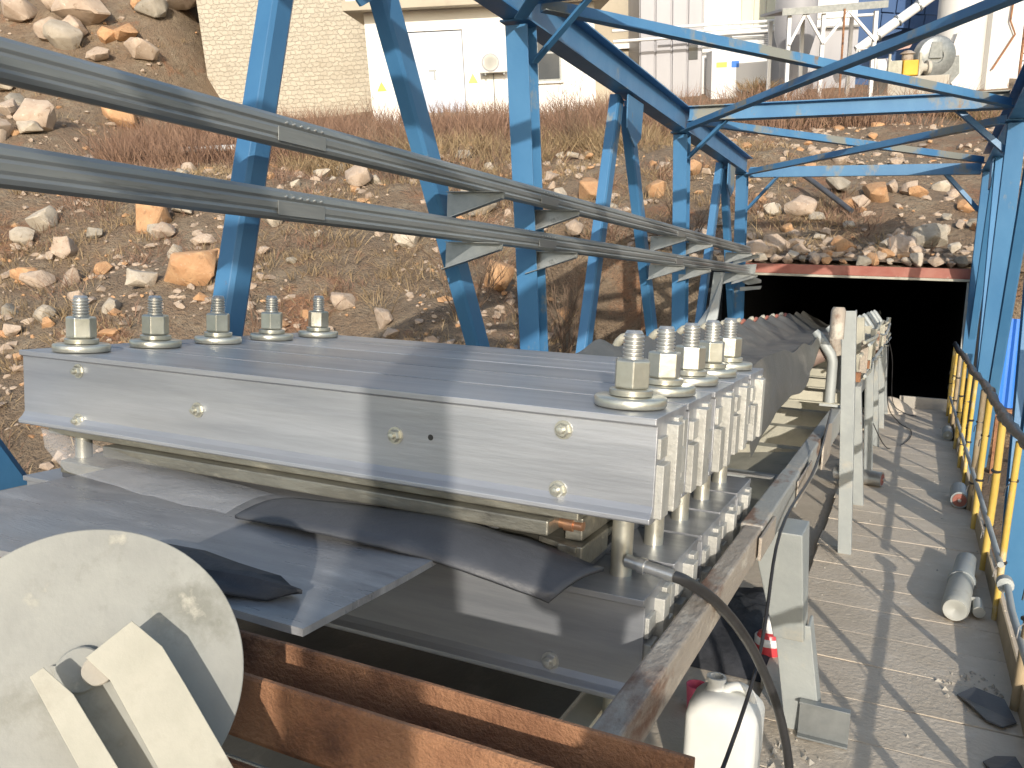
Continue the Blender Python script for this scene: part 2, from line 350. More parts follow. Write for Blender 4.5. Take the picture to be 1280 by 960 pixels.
RM = {c: [rock_mesh(100 * i + j, 'rock' + c) for j in range(6)] for i, c in enumerate('topg')}
def put_rock(x, y, r, c, sink=.25):
    o = bpy.data.objects.new('rock', rng.choice(RM[c])); C.objects.link(o)
    o.location = (x, y, ground_z(x, y) + r * (.62 - sink)); o.scale = (r * rng.uniform(.95, 1.1), r * rng.uniform(.9, 1.05), r * rng.uniform(.85, 1.15))
    o.rotation_euler = (rng.uniform(-.35, .35), rng.uniform(-.35, .35), rng.uniform(0, 6.28))
    word = {'t': 'tan', 'o': 'orange brown', 'p': 'pale', 'g': 'grey'}[c]
    size = 'boulder' if r > .55 else ('rock' if r > .22 else 'stone')
    tagit(o, '%s angular %s lying among dry grass on the rocky hillside' % (word, size), 'rock', 'loose %s %ss on the hillside' % (word, size)); return o
ROCKS = [(-27.21, 20.7, 0.61, 't'), (-26.18, 21.42, 0.64, 't'), (-24.81, 21.42, 0.95, 't'), (-23.48, 21.49, 0.48, 'o'), (-23.97, 21.16, 0.39, 'o'), (-23.6, 22.8, 0.62, 'g'), (-23.57, 24.03, 0.95, 't'), (-22.69, 21.31, 0.51, 't'), (-20.86, 18.61, 0.6, 'o'), (-24.98, 18.18, 0.43, 'p'), (-23.65, 17.34, 0.44, 'g'), (-23.48, 18.46, 0.49, 'p'), (-13.73, 11.9, 0.42, 'p'), (-14.01, 10.43, 0.37, 'p'), (-12.12, 11.09, 0.44, 'o'), (-11.81, 10.9, 0.2, 'p'), (-11.99, 11.7, 0.2, 'p'), (-9.92, 11.7, 0.23, 'p'), (-9.89, 9.67, 0.41, 'o'), (-10.38, 9.18, 0.23, 'p'), (-10.27, 8.55, 0.19, 'p'), (-10.91, 9.46, 0.12, 'p'), (-12.85, 9.1, 0.19, 'o'), (-12.51, 9.05, 0.23, 't'), (-12.06, 8.19, 0.19, 'g'), (-11.98, 9.27, 0.21, 't'), (-8.83, 10.71, 0.11, 'g'), (-7.95, 9.32, 0.1, 'o'), (-7.46, 11.93, 0.25, 'p'), (-5.68, 11.41, 0.31, 'o'), (-6.98, 13.55, 0.42, 'p'), (-9.72, 13.97, 0.33, 't'), (-11.51, 15.96, 0.24, 'p'), (-11.44, 15.07, 0.23, 'p'), (-9.87, 17.11, 0.22, 'o'), (-9.07, 16.93, 0.23, 'p'), (-11.61, 17.19, 0.15, 'p'), (-6.53, 15.75, 0.2, 't'), (-6.95, 17.86, 0.16, 'p'), (-6.4, 15.42, 0.12, 't'), (-5.45, 14.91, 0.34, 'o'), (-4.27, 15.08, 0.22, 'o'), (-7.23, 17.86, 0.14, 'p'), (-1.89, 15.18, 0.25, 't'), (-2.34, 15.18, 0.19, 'p'), (-1.44, 16.16, 0.23, 'g'), (-1.19, 15.66, 0.16, 'o'), (-1.0, 15.62, 0.16, 't'), (-0.77, 15.84, 0.27, 'o'), (-0.24, 16.26, 0.2, 't'), (0.05, 14.15, 0.3, 'g'), (-1.08, 13.95, 0.21, 'o'), (-1.25, 13.47, 0.09, 'o'), (-1.66, 13.58, 0.14, 't'), (-2.05, 13.84, 0.2, 't'), (-1.62, 15.05, 0.15, 'p'), (-0.62, 16.31, 0.2, 't'), (-0.17, 16.16, 0.21, 'o'), (0.18, 16.98, 0.17, 'p'), (-0.66, 19.12, 0.11, 't'), (-1.21, 20.86, 0.12, 'o'), (-2.07, 13.27, 0.14, 't'), (-1.73, 13.31, 0.12, 'p'), (-0.08, 13.58, 0.14, 't'), (0.26, 14.65, 0.12, 'p'), (-0.76, 13.41, 0.12, 't'), (-3.97, 16.01, 0.26, 'o'), (-2.95, 14.33, 0.15, 'p'), (-4.51, 13.75, 0.13, 't'), (-13.91, 9.95, 0.24, 'p'), (-12.8, 9.83, 0.27, 't'), (-12.66, 10.36, 0.18, 'g'), (-15.75, 11.94, 0.28, 't'), (-18.1, 14.89, 0.24, 't'), (-20.1, 15.01, 0.3, 'p'), (-10.87, 11.01, 0.19, 't'), (-10.99, 12.05, 0.17, 'p'), (-9.51, 10.88, 0.11, 't'), (-8.99, 11.67, 0.1, 'p'), (-11.11, 8.66, 0.17, 't'), (-10.99, 7.99, 0.19, 'p'), (-11.29, 7.71, 0.18, 't'), (-11.58, 9.54, 0.17, 'o'), (-9.44, 10.21, 0.1, 't'), (-10.99, 10.49, 0.16, 'p'), (-13.35, 13.37, 0.23, 't'), (-10.72, 13.32, 0.14, 'p'), (-7.83, 16.71, 0.12, 't'), (-7.13, 15.76, 0.11, 'p'), (-6.6, 17.89, 0.14, 'o'), (-8.36, 16.67, 0.14, 'p'), (-6.09, 15.05, 0.18, 'p'), (-4.95, 14.43, 0.16, 't'), (-9.67, 14.44, 0.18, 'p'), (-13.3, 18.14, 0.15, 'p'), (0.41, 13.83, 0.14, 'p'), (0.54, 15.72, 0.15, 'o'), (0.36, 16.3, 0.12, 't'), (-2.65, 15.81, 0.13, 'o'), (-1.97, 14.49, 0.12, 'o'), (-0.39, 14.6, 0.14, 't'), (-0.5, 13.42, 0.12, 'o'), (-1.1, 14.83, 0.11, 'p'), (-2.45, 14.04, 0.11, 't')]
for x, y, r, c in ROCKS: put_rock(x, y, r * 1.08, c)
def far_xy(u, v): return (FM @ Vector((u, v, 0)))[:2]
def clear_of(x, y, r): return not (-3.1 < x < 1.4 and y < 13.0 + r)
n = 0
ZONES = [(-17, -9.5, 9.5, 18, 46, .16, .5), (-9.5, -5, 9, 19, 14, .10, .3), (-5, 4, 9.5, 17.5, 28, .09, .26), (2.5, 8.5, 12.2, 17, 34, .08, .26), (-24, -10.5, 21, 34, 66, .3, 1.05), (1.6, 4, 3, 9, 15, .06, .16)]
for u0, u1, v0, v1, cnt, r0, r1 in ZONES:
    k = 0
    while k < cnt:
        x, y = far_xy(rng.uniform(u0, u1), rng.uniform(v0, v1))
        r = r0 + (r1 - r0) * rng.random() ** 2.2
        if not clear_of(x, y, r) or noise.noise(Vector((x * .4, y * .4, 5))) < -.15: k += .25; continue
        put_rock(x, y, r, rng.choice('ttttpogt')); k += 1
def scatter(name, cnt, shapes, pick, m, label, cat):
    """many small pieces joined as one mesh"""
    V = []; F = []; nv = 0
    for _ in range(cnt):
        x, y, r = pick()
        sv, sf = rng.choice(shapes); a = rng.uniform(0, 6.28); ca, sa = math.cos(a), math.sin(a)
        z = ground_z(x, y); k = (rng.uniform(.8, 1.25), rng.uniform(.7, 1.1), rng.uniform(.6, 1.1))
        w = sv * (np.array(k) * r); V.append(np.stack([w[:, 0] * ca - w[:, 1] * sa + x, w[:, 0] * sa + w[:, 1] * ca + y, w[:, 2] + z + r * .15], 1))
        F += [tuple(i + nv for i in f) for f in sf]; nv += len(sv)
    me = bpy.data.meshes.new(name); me.from_pydata(np.concatenate(V).tolist(), [], F); me.materials.append(m)
    o = bpy.data.objects.new(name, me); C.objects.link(o); tagit(o, label, cat, None, 'stuff'); return o
shapes = []
for j in range(6):
    me = rock_mesh(900 + j, 'rockt', False); shapes.append((np.array([v.co[:] for v in me.vertices]), [tuple(p.vertices) for p in me.polygons])); bpy.data.meshes.remove(me)
def pick_stone(lo, hi, cl=-.05):
    def f():
        while True:
            v = 8 + 14 * rng.random() ** 1.3; u = rng.uniform(-.75 * v - 1, .62 * v)
            if rng.random() < .12: u, v = rng.uniform(-24, -9), rng.uniform(22, 36)
            x, y = far_xy(u, v); r = lo + (hi - lo) * rng.random() ** 3
            if clear_of(x, y, .3) and noise.noise(Vector((x * .5, y * .5, 2))) > cl: return x, y, r
    return f
scatter('small_stones', 1500, shapes, pick_stone(.03, .13, .05), K['rockt'], 'small pale stones strewn in patches over the dry hillside', 'stones')
scatter('gravel', 2200, shapes, pick_stone(.03, .13, -.2), K['rockt'], 'small tan stones and gravel over the dry hillside', 'gravel')
scatter('earth_clods', 900, shapes, pick_stone(.03, .16, -.3), K['rocko'], 'orange earth clods scattered over the hillside', 'earth')

# ------------------------------------------------------------------ dry grass and brush
def blades(name, spots, m, label, per, hlo, hhi, spread, wd=.012, lean=.5):
    nb = len(spots) * per; r = np.random.RandomState(len(spots) + per)
    base = np.repeat(np.array([(x, y, z) for x, y, z in spots]), per, 0)
    sc = np.repeat(np.array([rng.uniform(.6, 1.3) for _ in spots]), per)
    off = r.normal(0, 1, (nb, 2)) * spread * sc[:, None]; base[:, :2] += off
    h = r.uniform(hlo, hhi, nb) * sc; dx = r.normal(0, lean, (nb, 2)) * h[:, None] + off * .8
    a = r.uniform(0, 6.28, nb); w = np.stack([np.cos(a), np.sin(a), 0 * a], 1) * wd * r.uniform(.6, 1.4, nb)[:, None]
    tip = base.copy(); tip[:, :2] += dx; tip[:, 2] += h
    mid = base * .5 + tip * .5; mid[:, 2] += h * .12
    V = np.stack([base - w, base + w, mid + w * .7, mid - w * .7, tip], 1).reshape(-1, 3)
    idx = np.arange(nb) * 5; F = []
    for i in idx.tolist(): F += [(i, i + 1, i + 2, i + 3), (i + 3, i + 2, i + 4)]
    me = bpy.data.meshes.new(name); me.from_pydata(V.tolist(), [], F); me.materials.append(m)
    o = bpy.data.objects.new(name, me); C.objects.link(o); tagit(o, label, 'grass', None, 'stuff'); return o
def gspots(cnt, u0, u1, v0, v1, th=-.2, f=.5, seed=9):
    out = []; tries = 0
    while len(out) < cnt and tries < cnt * 20:
        tries += 1
        x, y = far_xy(rng.uniform(u0, u1), rng.uniform(v0, v1))
        if clear_of(x, y, .4) and noise.noise(Vector((x * f, y * f, seed))) > th: out.append((x, y, ground_z(x, y) - .02))
    return out
blades('dry_grass', gspots(1500, -17, 6, 8.5, 20) + gspots(300, -26, -9, 20, 35), K['straw'], 'thin straw coloured dry grass tufts on the hillside', 22, .08, .24, .12, .006)
blades('dead_weeds', gspots(700, -16, 6, 9, 21, .05, .6, 4), K['brush'], 'dark reddish brown dead weeds between the hillside rocks', 26, .08, .30, .14, .006, .7)
blades('dry_brush', gspots(430, -9.5, 4.6, 20.5, 25.8, -.5) + gspots(130, 2.5, 12, 21.5, 25, -.1), K['brush'], 'band of reddish dry brush in front of the white building', 60, .35, .95, .26, .008, .35)
blades('grey_scrub', gspots(120, -5, 4, 18.8, 21, -.2) + gspots(60, 3, 12.5, 22, 24.5, 0), K['straw'], 'grey brown scrub along the edge of the terrace', 50, .2, .6, .22, .008, .5)
def twig_shrub(x, y, h, label, seed, n0=7, m='twig'):
    r = random.Random(seed); z = ground_z(x, y) - .05; mb = MB(); st = MB()
    def grow(b, p, d, l, rad, lev):
        pts = [p]; q = p.copy(); dd = d.copy()
        for k in range(4):
            dd = (dd + Vector((r.uniform(-.22, .22), r.uniform(-.22, .22), r.uniform(-.05, .15)))).normalized(); q = q + dd * l / 4; pts.append(q.copy())
        b.tube(pts, [rad * (1 - .17 * k) for k in range(5)], 5)
        if lev < 3:
            for k in range(3 if lev else 4):
                i = r.randint(1, 4)
                nd = (dd + Vector((r.uniform(-.8, .8), r.uniform(-.8, .8), r.uniform(-.1, .5)))).normalized()
                grow(mb, pts[i], nd, l * r.uniform(.45, .7), rad * .55, lev + 1)
    for k in range(n0):
        a = r.uniform(0, 6.28); t = r.uniform(.1, .6)
        grow(st, Vector((x, y, z)) + Vector((math.cos(a), math.sin(a), 0)) * .05, Vector((math.cos(a) * t, math.sin(a) * t, 1)).normalized(), h * r.uniform(.5, .8), .012, 0)
    root = thing('bare_shrub', label, 'shrub', (x, y, z), 'w')
    part('trunk', st, K[m], root); part('twigs', mb, K[m], root)
twig_shrub(-5.6, 10.3, 1.15, 'bare twiggy shrub behind the foot of the wide leaning blue post', 1)
twig_shrub(-4.5, 11.2, 1.5, 'tall bare shrub just right of the nearest upright blue column', 2, 9)
twig_shrub(-6.3, 13.6, 1.3, 'sprawling bare shrub among pale rocks behind the second pair of leaning posts', 3, 9)
twig_shrub(-7.2, 18.6, 1.5, 'wispy bare shrub in front of the white building window', 4, 6)
twig_shrub(-9.1, 14.2, 1.2, 'low bare shrub left of the nearest upright column on the rock pile', 5, 8)
twig_shrub(-3.4, 13.2, .9, 'dark twiggy shrub beside the last pair of leaning posts', 6, 8)


# ------------------------------------------------------------------ blue steel gallery frame (conveyor axes; columns stand plumb)
LEAN = -.2065
g = thing('gallery_frame', 'blue painted steel gallery frame of columns, leaning braces and roof beams around the conveyor', 'steel frame', (-.9, 5.7, 0))
def plumb(x, y0, z): return Vector((x, y0 + LEAN * z, z))
UPC = Vector((0, LEAN, 1)).normalized()
for X in (-2.4, .66):
    for y0 in (-5.2, -1.63, 5.68, 9.72, 13.12):
        if X < 0 and y0 < 0: continue
        part('column', MB().bar(plumb(X, y0, -1.0), plumb(X, y0, 3.12), isec(.15, .15, .011, .009), up=(0, 1, 0)), K['blue'], g, .002)
        part('cap_plate', MB().box((X - .1, y0 + LEAN * 3.12 - .1, 3.121), (X + .1, y0 + LEAN * 3.12 + .1, 3.133)), K['blue'], g)
    part('top_chord', MB().bar((X, -4.5, 3.26), (X, 12.75, 3.26), isec(.16, .25, .013, .009)), K['blue'], g, .002)
for yb, z in ((-3.2, 3.3), (.8, 3.3), (5.0, 3.32), (8.98, 3.30), (12.52, 3.16)):
    mb = MB().bar((-2.31, yb, z), (.57, yb, z), isec(.12, .15, .010, .008)) if yb < 9.5 else MB().bar((-2.31, yb, z), (.57, yb, z), csec(.07, .14, .008, -1))
    part('cross_beam', mb, K['blue2'], g, .0015)
BAY = [(-3.2, .8), (.8, 5.0), (5.0, 8.98), (8.98, 12.52)]
for i, (a, b) in enumerate(BAY):
    part('roof_brace', MB().bar((-2.3, a + .1, 3.205), (.58, b - .1, 3.205), lsec(.075, .09, .008)), K['blue2'], g)
    part('roof_brace', MB().bar((-2.3, b - .1, 3.106), (.58, a + .1, 3.106), lsec(.075, .085, .008)), K['blue2'], g)
for yb, z, zc in ((5.0, 3.245, 2.90), (8.98, 3.225, 2.86), (12.52, 3.09, 2.64)):
    for s, X in ((1, -2.32), (-1, .58)):
        part('knee_brace', MB().bar((X, yb + .06 + (z - zc) * .2, zc), (X + s * .42, yb + .02, z), lsec(.05, .05, .006)), K['blue'], g)
def lip(w, d):      # a lipped channel, the way the bent leaning posts read
    t = .008; h = w / 2
    return [(-h, -d), (-h, 0), (-h + .02, .012), (h - .02, .012), (h, 0), (h, -d), (h - t, -d), (h - t, -t), (h - .02 - t, .004), (-h + .02 + t, .004), (-h + t, -t), (-h + t, -d)]
def brace(X, p, q, w=.15):
    part('leaning_brace', MB().bar((X, p[0], p[1]), (X, q[0], q[1]), lip(w, .075), up=(1, 0, 0)), K['blue'], g, .003)
VS = [((2.32, .02), (2.98, 3.115), (5.42, .10), (3.50, 3.115)), ((6.42, -.1), (7.18, 3.115), (9.35, -.05), (7.42, 3.115)), ((10.5, .0), (11.38, 3.115), (13.5, .05), (11.62, 3.115))]
for a, b, c, d in VS:
    brace(-2.45, a, b, .12 if a[0] < 3 else .15); brace(-2.45, c, d)
    ym = (b[0] + d[0]) / 2
    part('gusset_plate', MB().prism([(-2.35, ym - .22, 3.12), (-2.35, ym + .22, 3.12), (-2.35, ym + .2, 2.82), (-2.35, ym + .04, 2.72), (-2.35, ym - .2, 2.85)], (-.012, 0, 0)), K['blue2'], g)
brace(-2.45, (2.12, .10), (.2, 3.115))
for a, b, c, d in [((-9.5, 0), (-8.6, 3.115), (-12, 0), (-8.9, 3.115))] + VS[1:]:
    brace(.72, a, b); brace(.72, c, d)
    ym = (b[0] + d[0]) / 2
    part('gusset_plate', MB().box((.62, ym - .2, 2.8), (.632, ym + .2, 3.12)), K['blue2'], g)

# ------------------------------------------------------------------ two ribbed grey rails on brackets along the left side
PR = [(0, 0), (.035, -.004), (.055, .006), (.062, .020), (.056, .030), (.062, .040), (.062, .060), (.056, .070), (.062, .080), (.058, .098), (.040, .112), (.012, .116), (0, .112), (0, .106), (.03, .104), (.05, .09), (.05, .02), (.03, .006), (0, .008)]
def guard_rail(z, label, first):
    r = thing('grey_rail', label, 'rail', (-2.2, 5, z), group='ribbed grey rails')
    # far end first so that the ribs face the belt
    x0 = -2.245
    segs = [(-2.0, 2.62), (2.62, 5.05), (5.05, 8.4), (8.4, 12.35)]
    for i, (a, b) in enumerate(segs):
        w = .004 * (i % 2)
        part('rail', MB().loft([[(x0 + x, y, z + zz) for x, zz in PR] for y in (a, b)]), K['galv'], r, .0015)
        if a > 0:
            part('splice_plate', MB().box((x0 + .0625, a - .08, z + .014), (x0 + .0655, a + .20, z + .066)), K['galv'], r, .001)
            sb = MB()
            for k in range(6): sb.lathe((x0 + .061, a - .03 + k * .042, z + .086), (1, 0, 0), [(.006, 0), (.006, .003), (.003, .005), (0, .005)], 8)
            part('splice_rivets', sb, K['steel'], r, kind='stuff')
    for y in (4.18, 5.3, 8.15, 9.3, 11.7, 12.25):
        b = MB().prism([(-2.40, y, z - .006), (-2.05, y, z - .006), (-2.05, y, z - .035), (-2.40, y, z - .15)], (0, .006, 0))
        o = part('bracket', b, K['galv'], r)
        part('bracket_flange', MB().prism([(-2.05, y, z - .035), (-2.40, y, z - .15), (-2.40, y - .05, z - .15), (-2.05, y - .05, z - .035)], (0, 0, -.005)), K['galv'], o)
        part('bracket_seat', MB().box((-2.38, y - .05, z - .0055), (-2.05, y + .006, z - .0012)), K['galv'], o)
    return r
guard_rail(2.005, 'upper of the two ribbed grey metal rails bolted along the left blue posts', 0)
guard_rail(1.735, 'lower of the two ribbed grey metal rails bolted along the left blue posts', 1)
t = thing('crumpled_bracket', 'bent grey sheet metal bracket hanging at the far end of the rails by the tunnel', 'bracket', (-2.2, 12.5, 1.7))
part('bent_plate', MB().prism([(-2.36, 12.4, 1.86), (-2.1, 12.4, 1.88), (-2.12, 12.4, 1.70), (-2.02, 12.4, 1.66), (-2.02, 12.4, 1.62), (-2.2, 12.4, 1.58), (-2.36, 12.4, 1.66)], (0, .03, 0)), K['galv'], t, .003)
part('folded_strip', MB().prism([(-2.3, 12.36, 1.55), (-2.0, 12.36, 1.58), (-2.02, 12.36, 1.53), (-2.3, 12.36, 1.49)], (0, .05, 0)), K['galv'], t, .003)
# a loose pale cover strip tied to the posts near the far end
single('cover_strip', MB().prism([(-2.30, 10.6, 1.72), (-2.18, 10.6, 1.72), (-2.2, 10.5, 1.15), (-2.36, 10.45, 1.0), (-2.5, 10.5, .98), (-2.33, 10.6, 1.3)], (.004, .02, 0)), K['grey'], 'pale torn sheet metal strip hanging below the lower rail near the tunnel', 'sheet metal', (-2.3, 10.6, 1.3))

# ------------------------------------------------------------------ tunnel mouth
t = thing('tunnel_portal', 'dark tunnel mouth with red oxide lintel where the conveyor enters the hillside', 'tunnel', (-.8, 12.9, 0))
part('lintel', MB().box((-2.62, 12.86, 1.77), (.64, 13.06, 1.905)), K['redoxide'], t, .006)
part('lintel_strip', MB().box((-2.6, 12.835, 1.735), (.62, 12.95, 1.768)), K['cream'], t, .003)
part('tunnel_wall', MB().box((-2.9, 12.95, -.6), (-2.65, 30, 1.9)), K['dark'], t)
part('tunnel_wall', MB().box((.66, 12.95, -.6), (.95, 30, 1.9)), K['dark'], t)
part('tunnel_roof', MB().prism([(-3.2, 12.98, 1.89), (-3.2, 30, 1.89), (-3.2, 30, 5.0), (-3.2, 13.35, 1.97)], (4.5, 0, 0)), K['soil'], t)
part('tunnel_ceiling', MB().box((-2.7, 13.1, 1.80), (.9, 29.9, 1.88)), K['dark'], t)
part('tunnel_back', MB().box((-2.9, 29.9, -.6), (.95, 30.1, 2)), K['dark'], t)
part('wing_wall', MB().box((-3.9, 12.98, -1.2), (-2.66, 13.2, 1.88)), K['soil'], t, .01)
part('wing_wall', MB().box((.65, 12.98, -1.2), (2.2, 13.2, 1.5)), K['soil'], t, .01)
part('jamb', MB().box((.56, 12.88, 0), (.65, 12.97, 1.73)), K['grey'], t, .004)
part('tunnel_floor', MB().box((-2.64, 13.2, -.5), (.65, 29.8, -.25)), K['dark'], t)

# ------------------------------------------------------------------ walkway and the deck under the belt
wk = bpy.data.objects.new('walkway', None); C.objects.link(wk); place(wk, 'c', (0, 5, 0)); wk['kind'] = 'structure'
y = -.62; k = 0
pr = random.Random(5)
while y < 12.75:
    d = .335 + pr.uniform(-.02, .02); sk = pr.uniform(-.015, .015); z = pr.uniform(-.0008, .0008)
    a, b = -.43 + pr.uniform(-.02, .02), .53
    mb = MB(); n = 7; top = []
    r0 = [(a + (b - a) * i / n, y + .003 + sk * (i / n - .5) + pr.uniform(-.001, .001)) for i in range(n + 1)]
    r1 = [(a + (b - a) * i / n, y + d - .003 + sk * (i / n - .5) + pr.uniform(-.001, .001)) for i in range(n + 1)]
    ring = r0 + r1[::-1]
    mb.loft([[(x, yy, -.045) for x, yy in ring], [(x, yy, z) for x, yy in ring]])
    part('plank', mb, K['floor'], wk, .003); y += d
deck = MB().box((-2.6, -.6, -.10), (.56, 12.8, -.05))
o = single('deck', deck, K['floor'], None, None, (0, 5, -.08), kind='structure')
# far end: a low dark upstand and rubble pile
part('end_upstand', MB().box((-.12, 12.78, -.04), (.55, 12.84, .16)), K['conc'], wk, .004)
single('sand_heap', MB().lathe((-.22, 12.3, -.03), (0, 0, 1), [(.36, 0), (.30, .06), (.2, .14), (.09, .2), (.01, .22)], 16), K['floor'], 'small heap of dusty earth at the far end of the walkway by the tunnel', 'earth heap', (-.22, 12.3, 0))

# ------------------------------------------------------------------ yellow handrail on the right
r = thing('railing', 'yellow and brown bar railing with black wrapped top rail along the walkway', 'railing', (.47, 6, 0))
pts = []; yy = -.5
while yy < 12.5:
    pts.append((.47 + pr.uniform(-.006, .006), yy, .93 + .012 * math.sin(yy * 2.1) + pr.uniform(-.008, .008))); yy += .12
part('top_rail', MB().tube(pts, [.024 + pr.uniform(-.005, .009) for _ in pts], 8), K['black'], r)
part('mid_rail', MB().tube([(.452, 4.45 + i * .9, .32) for i in range(9)], .015, 8), K['grey'], r)
part('mid_rail', MB().tube([(.452, -.5, .30), (.452, 2, .31), (.452, 3.9, .29), (.458, 4.2, .31)], .015, 8), K['grey'], r)
part('rail_clamp', MB().lathe((.45, 4.16, .31), (0, 1, 0), [(.001, 0), (.034, .004), (.034, .06), (.001, .064)], 12), K['grey'], r)
part('toe_board', MB().box((.475, -.6, -.04), (.483, 12.7, .12)), K['brown'], r, .001)
i = 0
for yy in (12.3, 11.65, 10.75, 9.7, 8.65, 7.85, 6.95, 6.4, 5.45, 4.62, 3.62, 2.64, 2.1, 1.2, .3, -.5):
    m = K['yellow'] if (i % 4 != 2) else K['brown']
    rad = .02 if i % 4 != 1 else .015
    b = part('baluster', MB().tube([(.468, yy, -.03), (.468 + pr.uniform(-.006, .006), yy - .10, .5), (.468, yy - .19, .905)], rad, 8), m, r)
    tz = MB()
    for z in (.30 + pr.uniform(-.1, .15), .62 + pr.uniform(-.08, .1)):
        c = Vector((.468, yy - .2 * z, z)); tz.lathe(c - Vector((0, 0, .008)), (0, pr.uniform(-.3, .3), 1), [(rad + .001, 0), (rad + .006, .004), (rad + .006, .014), (rad + .001, .018)], 8)
        tz.tube([c, c + Vector((-.03, -.02, -.03)), c + Vector((-.035, -.03, -.07))], .003, 4)
    part('wire_tie', tz, K['black'], b, kind='stuff')
    i += 1

# ------------------------------------------------------------------ conveyor frame: stringers, legs, cross members
f = thing('belt_conveyor', 'dusty grey steel conveyor frame of long stringers, legs and cross members', 'conveyor frame', (-1.36, 5, 0))
for s, X in ((1, -.335), (-1, -2.39)):
    part('stringer', MB().bar((X - s * .035, .7, .835), (X - s * .035, 2.45, .835), rect(.05, .08)), K['rustpaint'], f, .006)
    part('stringer', MB().bar((X - s * .04, 2.455, .825), (X - s * .04, 3.3, .825), rect(.065, .105)), K['stringer'], f, .006)
    Xf = X if s > 0 else -1.82
    part('stringer', MB().bar((Xf - s * .045, 3.31, .80), (Xf - s * .045, 12.7, .80), rect(.06, .14)), K['stringer'], f, .006)
part('splice_bracket', MB().box((-.339, 3.18, .778), (-.332, 3.62, .862)), K['rustpaint'], f, .002)
part('splice_bracket', MB().box((-.339, 2.36, .802), (-.330, 2.62, .868)), K['rustpaint'], f, .002)
part('splice_bracket', MB().prism([(-.332, 4.1, .73), (-.332, 4.5, .73), (-.332, 4.46, .90), (-.332, 4.2, .93), (-.332, 4.1, .88)], (-.008, 0, 0)), K['rustpaint'], f, .002)
legs = [(3.02, .88, .15), (4.1, .7, .09), (5.30, 1.44, .075), (6.6, .88, .07), (7.9, 1.2, .07), (9.3, .88, .07), (10.6, 1.2, .07), (11.9, .88, .07)]
for y0, zt, w in legs:
    for s, X in ((1, -.30), (-1, -1.84 if y0 > 3.5 else -2.42)):
        if s > 0 and y0 == 4.1: continue
        top = (X - s * .05, y0 - .1, zt if s > 0 else .88); bot = (X + s * .035, y0 + .02, -.04)
        if y0 == 3.02:
            lg = part('leg', MB().bar((X + s * .07, y0 + .02, -.04), (X + s * .005, y0 - .04, .40), csec(.085, .12, .010, s), up=(1, 0, 0)), K['grey'], f, .003)
            part('upper_leg', MB().loft([[(X - s * .05, y0 - .075, .36), (X + s * .05, y0 - .075, .36), (X + s * .05, y0 + .035, .36), (X - s * .05, y0 + .035, .36)], [(X - s * .135, y0 - .2, .765), (X + s * .03, y0 - .2, .765), (X + s * .03, y0 + .0, .765), (X - s * .135, y0 + .0, .765)]]), K['grey'], lg, .004)
        else:
            part('leg', MB().bar(bot, top, csec(.065, w, .008, s), up=(1, 0, 0)), K['grey'], f, .003)
part('post_cap', MB().lathe((-.40, 5.12, 1.28), (0, 0, 1), [(.001, 0), (.04, .002), (.04, .16), (.03, .18), (.001, .18)], 10), K['rustpaint'], f)
for y0 in (1.0, 3.25, 3.62, 4.35, 5.05, 5.8, 6.6, 7.4, 8.2, 9.0, 9.9, 10.8, 11.8):
    part('cross_member', MB().bar((-2.33 if y0 < 3.3 else -1.76, y0, .70), (-.42, y0, .70), csec(.10, .13, .009, -1) if y0 > 3.3 else lsec(.07, .06, .006)), K['cream'] if y0 > 4 else K['grey'], f, .002)
part('cross_strip', MB().box((-2.3, 3.16, .86), (-.42, 3.20, .868)), K['steel'], f)
part('tray', MB().box((-2.2, 3.35, .50), (-.6, 3.62, .508)), K['grey'], f)
part('tray', MB().prism([(-1.2, 3.9, .62), (-.44, 3.75, .72), (-.44, 4.2, .78), (-1.2, 4.3, .66)], (0, 0, .006)), K['cream'], f)
part('flat_bar', MB().box((-.62, 1.2, .585), (-.56, 2.5, .597)), K['cream'], f, .001)

# ------------------------------------------------------------------ troughing idler sets
XC = -1.08
def idler(y0, label):
    d = thing('idler_set', label, 'conveyor idler', (XC, y0, .89), group='troughing idler sets along the conveyor')
    part('base_angle', MB().bar((XC - .72, y0, .895), (XC + .72, y0, .895), lsec(.06, .06, .006)), K['cream'], d)
    part('centre_roller', MB().lathe((XC - .19, y0, .965), (1, 0, 0), [(.012, -.03), (.012, 0), (.045, .002), (.05, .012), (.05, .368), (.045, .378), (.012, .38), (.012, .41)], 14), K['rollerdust'], d)
    for s in (-1, 1):
        a = Vector((XC + s * .215, y0, .962)); b = Vector((XC + s * .60, y0, 1.185)); dr = (b - a).normalized(); l = (b - a).length
        w = part('wing_roller', MB().lathe(a, dr, [(.012, -.02), (.045, .002), (.05, .012), (.05, l - .012), (.042, l - .002), (.042, l - .008), (.018, l - .01), (.012, l + .03)], 14), K['redoxide' if s < 0 else 'rollerdust'], d)
        part('roller_shaft', MB().tube([b, b + dr * .05], .014, 8), K['steel'], w)
        part('inner_bracket', MB().box((XC + s * .205 - .010, y0 - .04, .90), (XC + s * .205 + .010, y0 + .04, .98)), K['grey'], d)
        px = XC + s * .66
        pts = [(px, y0 - .02, .89), (px, y0 - .03, 1.14), (px - s * .012, y0 - .035, 1.18), (px - s * .085, y0 - .045, 1.285), (px - s * .11, y0 - .045, 1.31)]
        if s < 0: pts = pts[:2] + [(px + .02, y0 - .04, 1.17), (px + .05, y0 - .045, 1.20), (px + .07, y0 - .045, 1.21)]
        part('wing_bracket', MB().tube(pts, [.030, .030, .030, .028, .022], 12), K['grey' if s > 0 else 'cream'], d)
        part('bracket_foot', MB().box((px - .05, y0 - .07, .882), (px + .05, y0 + .05, .896)), K['grey'], d)
    return d
